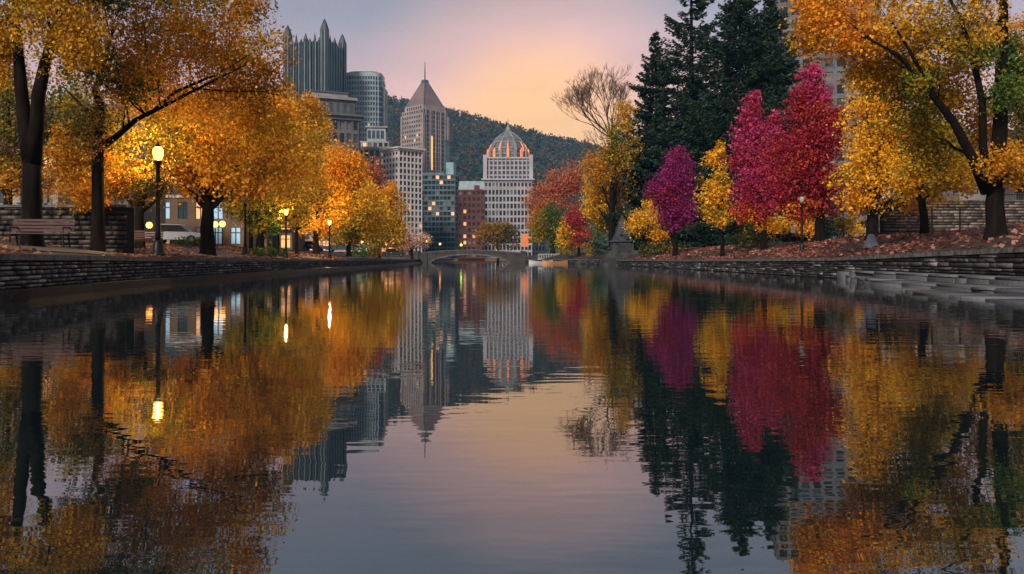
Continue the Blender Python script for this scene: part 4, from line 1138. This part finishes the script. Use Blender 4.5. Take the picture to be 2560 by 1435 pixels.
# pyramid roofed tower
def pyramid_tower():
    D = 750; H = hgt(275, D); W = 30.5
    P1 = pm('granite', (.34, .28, .26), (.25, .21, .20), .1, .7)
    def top(t, w, d, h):
        MB().frustum(0, 0, h, hgt(262, D), w/2 - 1.5, w/2 - 1.5, w/2 - 1.7, w/2 - 1.7).build('attic', P1, t)
        zr = hgt(262, D); zp = hgt(198, D); ROOF = pm('copper_roof', (.20, .13, .12), (.14, .10, .10), .1, .5)
        MB().frustum(0, 0, zr + .01, zp, w/2 - 2.5, w/2 - 2.5, 2.2, 2.2).build('roof', ROOF, t)
        for (sx, sy) in ((-1, -1), (1, -1), (1, 1)):
            MB().tube([(sx * (w/2 - 2.4), sy * (w/2 - 2.4), zr), (sx * 2.2, sy * 2.2, zp)], [.7, .5], 6).build('roof_rib', STEEL, t)
        MB().frustum(0, 0, zp, zp + 2.4, 2.6, 2.6, 2.4, 2.4).build('finial', STEEL, t)
        MB().tube([(0, 0, zp + 2), (0, 0, hgt(144, D))], [.75, .3], 6).build('spire', STEEL, t)
        for k in range(7): MB().box(-10 + k * 3.2, -8.6 + k * 3.2, -w/2 + 1.38, -w/2 + 1.6, h + 1, h + 3.6).build('dormer', W_DARK, t)
        for a in range(5):
            MB().box(w/2, w/2 + .8, -w/2 + 3 + a * (w - 6) / 4 - .5, -w/2 + 3 + a * (w - 6) / 4 + .5, 0, h + (2 if a in (0, 4) else 0)).build('fin', P1, t)
        MB().box(w/2 + .02, w/2 + .9, -6.2, -4.2, hgt(425, D), hgt(340, D)).build('lit_strip', glow_mat('lit_strip', (1, .55, .15), .8), t)
        MB().box(w/2, w/2 + 2.5, w/2 - 5, w/2 + .5, -2, hgt(345, D)).build('side_wing', STEEL, t)
        for sx, sy in ((-1, -1), (1, -1), (1, 1)):
            MB().box(sx * w/2 - 1.2 + (.0), sx * w/2 + 1.2, sy * w/2 - 1.2, sy * w/2 + 1.2, 0, h - 4).build('corner_pier', P1, t)
    building('pyramid_roof_tower', 'tall granite tower with a pyramid roof and a needle spire', (PX(1058, D), D + 15, GB), R(-43), W, W, H, {'front': (9, 32, 1.3, 1.9, .5), 'right': (8, 32, .7, .8, .4)}, P1, W_BLUE, .03, seed=9, extra=top, limit=100)
pyramid_tower()
def glass_top(t, w, d, h):
    MB().box(w*.22, w*.44, -d*.3, d*.3, h + .01, h + 7.5).build('lift_tower', pm('glass_block', (.25, .40, .45), (.16, .28, .32), .3, .3), t)
    MB().box(-w/2 - .2, w*.2, -d/2 - .2, d/2, h + .01, h + 1.2).build('roof', STEEL, t)
building('glass_office_block', 'dark glass office block with lit floors beside the white gridded block', (PX(1096, 460), 470, GB), R(-4), 20, 18, hgt(436, 460), {'front': (9, 16, .35, 1.0, .3), 'right': (6, 16, .35, 1.0, .3)}, STEEL, glass('dark_blue_glass', (.02, .03, .035), .15), .07, W_LIT, seed=10, extra=glass_top)
def brick_top(t, w, d, h):
    MB().frustum(0, d*.2, h, h + 5.2, w*.5, d*.28, w*.46, d*.22).build('pale_roof', pm('pale_blue_roof', (.30, .40, .45), (.20, .27, .31), .5, .5), t)
    MB().box(w*.1, w*.3, -d*.4, -d*.2, h + .01, h + 2.5).build('chimney', BRICK, t)
building('brick_office_block', 'dark red brick block with a pale blue roof between the glass and domed buildings', (PX(1177, 420), 428, GB), R(3), 14.2, 15, hgt(474, 420), {'front': (6, 11, .9, 1.4, .25), 'left': (5, 11, .9, 1.4, .25)}, BRICK, W_DARK, .05, seed=11, extra=brick_top, cornice=[(hgt(474, 420) - .8, hgt(474, 420) - .01, .4)])
def dome_tower():
    D = 500; s = D / F; LIT = glow_mat('dome_painted_glow', (1.0, .30, .12), .17)  # orange floodlighting painted as a glow on dormers and ribs, no lamps
    WHITE = pm('weathered_stone', (.40, .40, .43), (.30, .30, .33), .12, .8)
    def top(t, w, d, h):
        # set-back upper tower, chamfered, with its own windows
        hw = 14.3; z1 = hgt(398, D)
        MB().box(-hw, hw, -9.5, 12, h + .01, z1).build('upper_tower', WHITE, t)
        n = 11
        for k in range(n):
            for r_ in range(4):
                u = -hw + (k + .5) * 2 * hw / n; z = h + 2.0 + r_ * (z1 - h - 2) / 4
                MB().box(u - .75, u + .75, -9.58, -9.51, z, z + 2.1).build('window', W_BLUE, t)
        for k in range(n + 1):
            u = -hw + k * 2 * hw / n; MB().box(u - .3, u + .3, -10.0, -9.5, h + .02, z1 + .6).build('pilaster', WHITE, t)
        MB().box(-hw - .8, hw + .8, -10.4, 12.8, z1 + .62, z1 + 1.6).build('cornice', WHITE, t)
        zb = z1 + 1.6; zt = hgt(320, D); DK = pm('dome_slate', (.15, .17, .18), (.06, .075, .085), .5, .6)
        prof = [(13.2, 0), (12.6, .22), (11.2, .45), (8.6, .68), (5.0, .86), (1.4, 1.0)]
        m = MB()
        for (a, ta), (b, tb) in zip(prof, prof[1:]): m.frustum(0, 1, zb + (zt - zb) * ta, zb + (zt - zb) * tb, a, a * .85, b, b * .85, 8)
        dome = m.build('dome', DK, t)
        for k in range(8):
            a = 2 * math.pi * (k + 1) / 8 + math.pi / 8 * 0; a = 2 * math.pi * (k + .5) / 8
            MB().tube([((q + .2) * math.cos(a), 1 + (q + .2) * .85 * math.sin(a), zb + (zt - zb) * u) for q, u in prof], [.55, .5, .45, .4, .35, .3], 5).build('dome_rib', GREY, t)
        for k in range(9):      # dormers round the foot of the dome, some with floodlighting put into their material
            a = math.pi + math.pi * (k + .5) / 9; c_, s_ = math.cos(a), math.sin(a)
            x, y = 13.3 * c_, 1 + 11.3 * s_
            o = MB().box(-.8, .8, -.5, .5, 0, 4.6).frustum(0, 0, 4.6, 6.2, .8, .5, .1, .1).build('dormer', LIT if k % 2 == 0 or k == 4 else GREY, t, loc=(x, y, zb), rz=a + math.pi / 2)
        for k in range(7):
            a = math.pi + math.pi * (k + .5) / 7; c_, s_ = math.cos(a), math.sin(a)
            MB().tube([(12.9 * c_, 1 + 11.0 * s_, zb + (zt - zb) * .24), (11.6 * c_, 1 + 9.9 * s_, zb + (zt - zb) * .45), (9.4 * c_, 1 + 8.0 * s_, zb + (zt - zb) * .62)], [.55, .4, .1], 5).build('glowing_rib', LIT if k % 3 != 1 else GREY, t)
        for k, (u, q) in enumerate(((.12, 13.1), (.34, 12.1), (.56, 10.2))):
            MB().frustum(0, 1, zb + (zt - zb) * u, zb + (zt - zb) * u + .7, q + .25, (q + .25) * .85, q + .2, (q + .2) * .85, 8).build('dome_band', GREY, t)
        MB().lathe([(1.6, 0), (1.7, 1.2), (1.0, 2), (.4, 4)], 10, 0, 1, zt).build('lantern', GREY, t)
        MB().tube([(0, 1, zt + 3), (0, 1, hgt(287, D))], [.28, .12], 5).build('mast', STEEL, t)
        for sx in (-1, 1): MB().box(sx * (hw + .1) - 1.2, sx * (hw + .1) + 1.2, -10.9, -8.6, h + .02, z1 + 3).build('corner_turret', WHITE, t)
    building('domed_building', 'pale stone high rise crowned by a ribbed dome with glowing orange ribs and dormers', (PX(1270, D), D + 12, GB), 0, 29.5, 26, hgt(455, D), {'front': (13, 11, .75, 1.3, .45), 'right': (8, 11, .75, 1.3, .4)}, WHITE, W_DARK, .015, seed=12, extra=top, limit=100,
             cornice=[(hgt(455, D), hgt(451, D), .8), (hgt(451, D) + .01, hgt(447, D), 1.8), (hgt(470, D), hgt(467, D), .75)])
dome_tower()
building('office_block', 'hazy pale lower block at the right of the domed building', (PX(1338, 520), 530, GB), 0, 13, 14, hgt(455, 520), {'front': (6, 12, .8, 1.2, .3)}, GREY, W_BLUE, .05, seed=13)
# tower behind the right trees
building('stone_office', 'grey high rise half hidden behind the evergreens and orange leaves at upper right', (PX(2110, 210), 225, GB), R(-12), 26, 22, hgt(-110, 210), {'front': (9, 22, 1.0, 1.3, .4), 'left': (7, 22, 1.0, 1.3, .4)}, pm('slate_grey_stone', (.13, .14, .16), (.08, .09, .10), .2, .8), W_DARK, .0, seed=14)
building('house', 'grey house behind the iron railing at the far right', (PX(2590, 66), 72, gz(PX(2590, 66), 66)), R(-8), 8, 6, 9.0, {'front': (4, 3, .9, 1.2, .12)}, GREY, W_DARK, .1, seed=15)
# street fronts on the left bank
def lz_(px, D): return gz(PX(px, D), D)
def shop_extra(n_):
    def f(t, w, d, h):
        MB().box(-w/2 - .25, w/2 + .25, -d/2 - .3, d/2, h + .01, h + .35).build('cornice', WHITE, t)
        for k in range(n_):
            u = -w/2 + (k + .5) * w / n_
            MB().box(u - w/n_*.42, u + w/n_*.42, -d/2 - .95, -d/2 - .42, 2.9, 3.05).build('awning', pm('awning_cloth', (.10, .16, .28), (.07, .11, .2), 2, .8), t)
    return f
def house_row():
    building('shop_building', 'tan building with tall windows behind the large lit lamp', (PX(495, 80), 84, lz_(495, 80)), R(4), 8.6, 8, PZ(495, 80) - lz_(495, 80), {'front': (5, 2, .75, .8, .15)}, TAN, W_COOL, .25, W_LIT, seed=21, extra=lambda t, w, d, h: MB().box(-w/2 - .2, w/2 + .2, -d/2 - .25, d/2, h + .01, h + .3).build('cornice', WHITE, t))
    building('shop_building', 'cafe building with warm lit windows and blue awnings between the trunks', (PX(625, 104), 108, lz_(625, 104)), R(3), 10.5, 8, PZ(535, 104) - lz_(625, 104), {'front': (6, 2, .5, .7, .14)}, TAN, W_DARK, .65, W_LITS, seed=22, extra=shop_extra(3))
    building('shop_building', 'pale shopfront behind the promenade lamps with lit ground floor', (PX(770, 140), 145, lz_(770, 140)), 0, 13, 8, PZ(560, 140) - lz_(770, 140), {'front': (9, 2, .4, .7, .14)}, pm('pinkish_render', (.42, .30, .27), (.32, .22, .2), .3, .8), W_DARK, .45, W_LITS, seed=23, extra=shop_extra(4))
    building('shop_building', 'dim street front with small lit windows behind the golden olive tree', (PX(930, 200), 206, 1.2), 0, 18, 8, PZ(585, 200) - 1.2, {'front': (10, 2, .5, .8, .14)}, BRICK, W_DARK, .5, W_LITS, seed=24)
    building('shop_building', 'grey building seen between the forked trunk and the left edge', (PX(-10, 62), 66, lz_(0, 62)), R(6), 8, 7, PZ(345, 62) - lz_(0, 62), {'front': (5, 3, .8, .9, .15)}, GREY, W_BLUE, .15, W_LIT, seed=25)
    building('shop_building', 'building with a turquoise lit window behind the straight trunk', (PX(190, 66), 70, lz_(190, 66)), R(4), 8.5, 7, PZ(415, 66) - lz_(190, 66), {'front': (5, 2, .8, .9, .15)}, DARKST, W_DARK, .3, W_COOL, seed=26)
house_row()

# ------------------------------------------------------------------ cars
CARS = 'cars parked along the left street'
def car(label, loc, rz, paint):
    t = empty('parked_car', loc, label, 'car', CARS, rz)
    low = [(-2.1, .32), (2.1, .32), (2.18, .55), (2.1, .78), (1.25, .90), (-1.75, .95), (-2.1, .85), (-2.16, .55)]
    MB().prism(low, -.86, .86).build('body', paint, t)
    cab = [(-1.6, .951), (1.12, .905), (.45, 1.42), (-1.05, 1.46)]
    MB().prism(cab, -.76, .76).build('cabin', W_DARK, t)
    MB().prism([(-1.08, 1.461), (.48, 1.421), (.38, 1.48), (-.98, 1.52)], -.74, .74).build('roof', paint, t)
    for x in (-1.32, 1.32):
        for sy in (-1, 1):
            w = MB().lathe([(.30, -.1), (.33, -.07), (.33, .07), (.30, .1)], 14).build('wheel', IRON, t, loc=(x, sy * .80, .33)); w.rotation_euler = (R(90), 0, 0)
            h = MB().lathe([(.19, -.115), (.19, .115)], 10).build('rim', STEEL, w)
    for sy in (-1, 1):
        MB().box(2.10, 2.17, sy * .62 - .16, sy * .62 + .16, .58, .72).build('headlight', GLOBE_OFF, t)
        MB().box(-2.15, -2.08, sy * .64 - .14, sy * .64 + .14, .62, .78).build('tail_light', pm('tail_red', (.3, .02, .02), (.2, .01, .01), 4, .3), t)
    return t
PAINTS = [pm('white_paint', (.62, .63, .65), (.55, .56, .58), 1, .25), pm('dark_paint', (.03, .035, .045), (.02, .025, .03), 1, .25), pm('silver_paint', (.35, .36, .38), (.3, .31, .33), 1, .25), pm('blue_paint', (.04, .08, .14), (.03, .06, .1), 1, .25)]
def car_at(px, D, p, label, rz=0):
    X0 = PX(px, D); car(label, (X0, D, gz(X0, D) + .03), rz, PAINTS[p])
car_at(442, 62, 2, 'silver car parked beneath the tan building', R(6))
car_at(742, 112, 1, 'dark car parked behind the lamp with the dim globe', R(5))
car_at(778, 116, 0, 'white car just left of the lit promenade lamp', R(5))
car_at(850, 124, 3, 'blue car right of the lit promenade lamp', R(4))
car_at(905, 138, 0, 'white car farthest along, behind the golden olive tree', R(5))
car_at(985, 150, 1, 'dark car nearest the left end of the bridge', R(5))

# ------------------------------------------------------------------ small things at the far end
def traffic_light(px, D, top, label):
    X0 = PX(px, D); z = .9; h = PZ(top, D) - z
    t = empty('traffic_light', (X0, D, z), label, 'traffic light', 'traffic lights beyond the bridge')
    MB().tube([(0, 0, 0), (0, 0, h)], .08, 6).build('pole', IRON, t)
    MB().box(-.35, .35, -.25, .2, h - 2.0, h).build('housing', IRON, t)
    for k, m in enumerate((pm('lens_red', (.2, .02, .02), (.15, .01, .01), 3, .3), pm('lens_amber', (.25, .14, .02), (.2, .1, .01), 3, .3), glow_mat('green_signal', (.45, 1.0, .10), 5))):
        MB().box(-.24, .24, -.33, -.255, h - .58 - k * .62, h - .1 - k * .62).build('lens', m, t)
def tent():
    D = 62; X0 = PX(664, D); z = gz(X0, D)
    t = empty('canopy_tent', (X0, D, z), 'small blue peaked canopy by the trunks right of the cafe', 'tent')
    MB().frustum(0, 0, 1.5, 2.1, .75, .75, .1, .1).build('canopy', pm('blue_cloth', (.10, .18, .42), (.07, .13, .3), 2, .7), t)
    for sx in (-.68, .68):
        for sy in (-.68, .68): MB().tube([(sx, sy, 0), (sx, sy, 1.52)], .025, 5).build('pole', STEEL, t)
tent()
traffic_light(1153, 205, 597, 'traffic light showing green above the middle of the bridge')
traffic_light(1243, 215, 612, 'lower traffic light showing green beside the brown tree')
def banner():
    D = 172; X0 = PX(1312, D)
    t = empty('banner', (X0, D, .9), 'plain orange banner board at the right end of the bridge', 'banner')
    MB().box(-.82, .82, -.04, .04, PZ(617, D) - .9, PZ(584, D) - .9).build('panel', pm('orange_cloth', (.75, .25, .10), (.62, .2, .08), 2, .8), t)
    for sx in (-.7, .7): MB().box(sx - .06, sx + .06, .05, .15, 0, PZ(586, D) - .9).build('post', IRON, t)
banner()
def boat(px, D, label, c, rz, L=4.4):
    t = empty('rowing_boat', (PX(px, D), D, 0), label, 'boat', 'boats by the far shore', rz)
    m = MB(); n = 12; pr = []
    for k in range(n + 1):
        u = -1 + 2 * k / n; w = .72 * (1 - abs(u) ** 2.6); sh = .42 + .22 * u * u
        x = u * L / 2; m.v += [(x, -w, sh), (x, -w * .6, -.1), (x, w * .6, -.1), (x, w, sh), (x, w * .86, sh), (x, 0, .06), (x, -w * .86, sh)]
    for k in range(n):
        o = 7 * k; p = o + 7
        for q in range(7): m.f.append((o + q, p + q, p + (q+1) % 7, o + (q+1) % 7))
    m.build('hull', pm('boat_paint', c, tuple(x * .8 for x in c), 2, .4), t)
    for x in (-.9, .2, 1.1): MB().box(x - .13, x + .13, -.5, .5, .30, .34).build('thwart', SLAT, t)
boat(1388, 138, 'orange brown rowing boat moored near the far right shore', (.62, .32, .14), R(5))
boat(1352, 146, 'white rowing boat moored beside the orange brown one', (.6, .62, .65), R(-8))
def railing():
    D = 156; x0, x1 = PX(1345, D), PX(1395, D)
    t = empty('landing_stage', ((x0 + x1) / 2, D, .72), 'small white railed landing stage on the far right shore', 'landing')
    w = (x1 - x0) / 2; WH = pm('white_rail', (.6, .65, .7), (.5, .55, .6), 2, .5)
    MB().box(-w, w, -1.2, .8, 0, .14).build('deck', WH, t)
    m = MB()
    for k in range(13): x = -w + 2 * w * k / 12; m.box(x - .03, x + .03, -1.15, -1.09, .14, 1.0)
    m.box(-w, w, -1.17, -1.07, 1.0, 1.07); m.build('railing', WH, t)
railing()

# ------------------------------------------------------------------ wooded hill
RIDGE = [(300, 250), (700, 225), (850, 228), (950, 240), (1010, 252), (1110, 272), (1200, 292), (1300, 322), (1380, 345), (1450, 358), (1600, 395), (1900, 470), (2400, 560)]
def ridge_z(x):
    px = 1280 + x * F / 1500.0
    return PZ(np.interp(px, [a for a, b in RIDGE], [b for a, b in RIDGE]), 1500.0)
def hill_z(x, y):
    zr = ridge_z(x) - 6
    t = np.clip((y - 850) / 650.0, 0, 1.0); t2 = np.clip((y - 1500) / 900.0, 0, 1)
    base = np.where(y < 1500, t ** .8, 1 - t2 * .6)
    return base * zr + 7 * np.sin(x * .017 + y * .008) * np.clip(t * 2, 0, 1) * (1 - t * .8) + 5 * np.sin(x * .043 - y * .021) * t * (1 - t)
def hill():
    xs = np.linspace(-900, 1000, 110); ys = np.linspace(850, 2300, 50)
    Xg, Yg = np.meshgrid(xs, ys); Zg = hill_z(Xg, Yg)
    V = np.stack([Xg.ravel(), Yg.ravel(), Zg.ravel()], 1); n = len(xs)
    i = np.arange((len(ys) - 1) * n).reshape(-1, n)[:, :-1].ravel()
    Q = np.stack([i, i + 1, i + n + 1, i + n], 1)
    tag(link('hill', mesh_from('hill', V, Q), pm('hill_soil', (.04, .045, .025), (.025, .03, .02), .05, .9)), kind='structure')
    r = np.random.default_rng(81); nt_ = 5200
    x = r.uniform(-560, 560, nt_); y = 860 + 680 * r.uniform(0, 1, nt_) ** .9
    x = np.concatenate([x, r.uniform(-560, 560, 420)]); y = np.concatenate([y, r.uniform(1490, 1530, 420)])
    z = hill_z(x, y); hgt_ = r.uniform(4.5, 11, len(x))
    per = 26; k = np.repeat(np.arange(len(x)), per); m = len(k)
    u = r.normal(size=(m, 3)); u /= np.linalg.norm(u, axis=1)[:, None]; u *= (r.uniform(0, 1, m) ** .4)[:, None]
    P = np.stack([x[k] + u[:, 0] * hgt_[k] * .62, y[k] + u[:, 1] * hgt_[k] * .62, z[k] + hgt_[k] * .75 + u[:, 2] * hgt_[k] * .6], 1)
    pal = np.array([(.15, .08, .025), (.06, .06, .022), (.03, .055, .025), (.24, .11, .03), (.10, .06, .02), (.018, .042, .025)])
    frac = np.clip(z / ridge_z(x), 0, 1); w = r.random(len(x)) * .8 + frac * .35
    ci = np.where(w > .85, r.choice([0, 3, 4], len(x)), np.where(w > .5, r.choice([1, 4, 0], len(x)), r.choice([2, 5, 1], len(x))))
    me = leaves(P, 3.2, pal_colors(pal, m, 82, ci[k], .3), 83, aspect=.8); me.name = 'hillside_wood'
    tag(link('hillside_wood', me, LEAF), 'autumn woodland covering the far hillside behind the city', 'woodland', kind='stuff')
hill()

# ------------------------------------------------------------------ haze
def haze():
    m = bpy.data.materials.new('haze'); m.use_nodes = True; t = m.node_tree; t.nodes.clear()
    out = N(t, 'ShaderNodeOutputMaterial'); v = N(t, 'ShaderNodeVolumePrincipled')
    v.inputs['Color'].default_value = (.14, .50, .85, 1); v.inputs['Density'].default_value = .00014
    v.inputs['Anisotropy'].default_value = 0.0
    t.links.new(v.outputs[0], out.inputs['Volume'])
    o = MB().box(-3000, 3000, -120, 5100, -1.6, 420).build('haze', m); tag(o, kind='stuff')
haze()
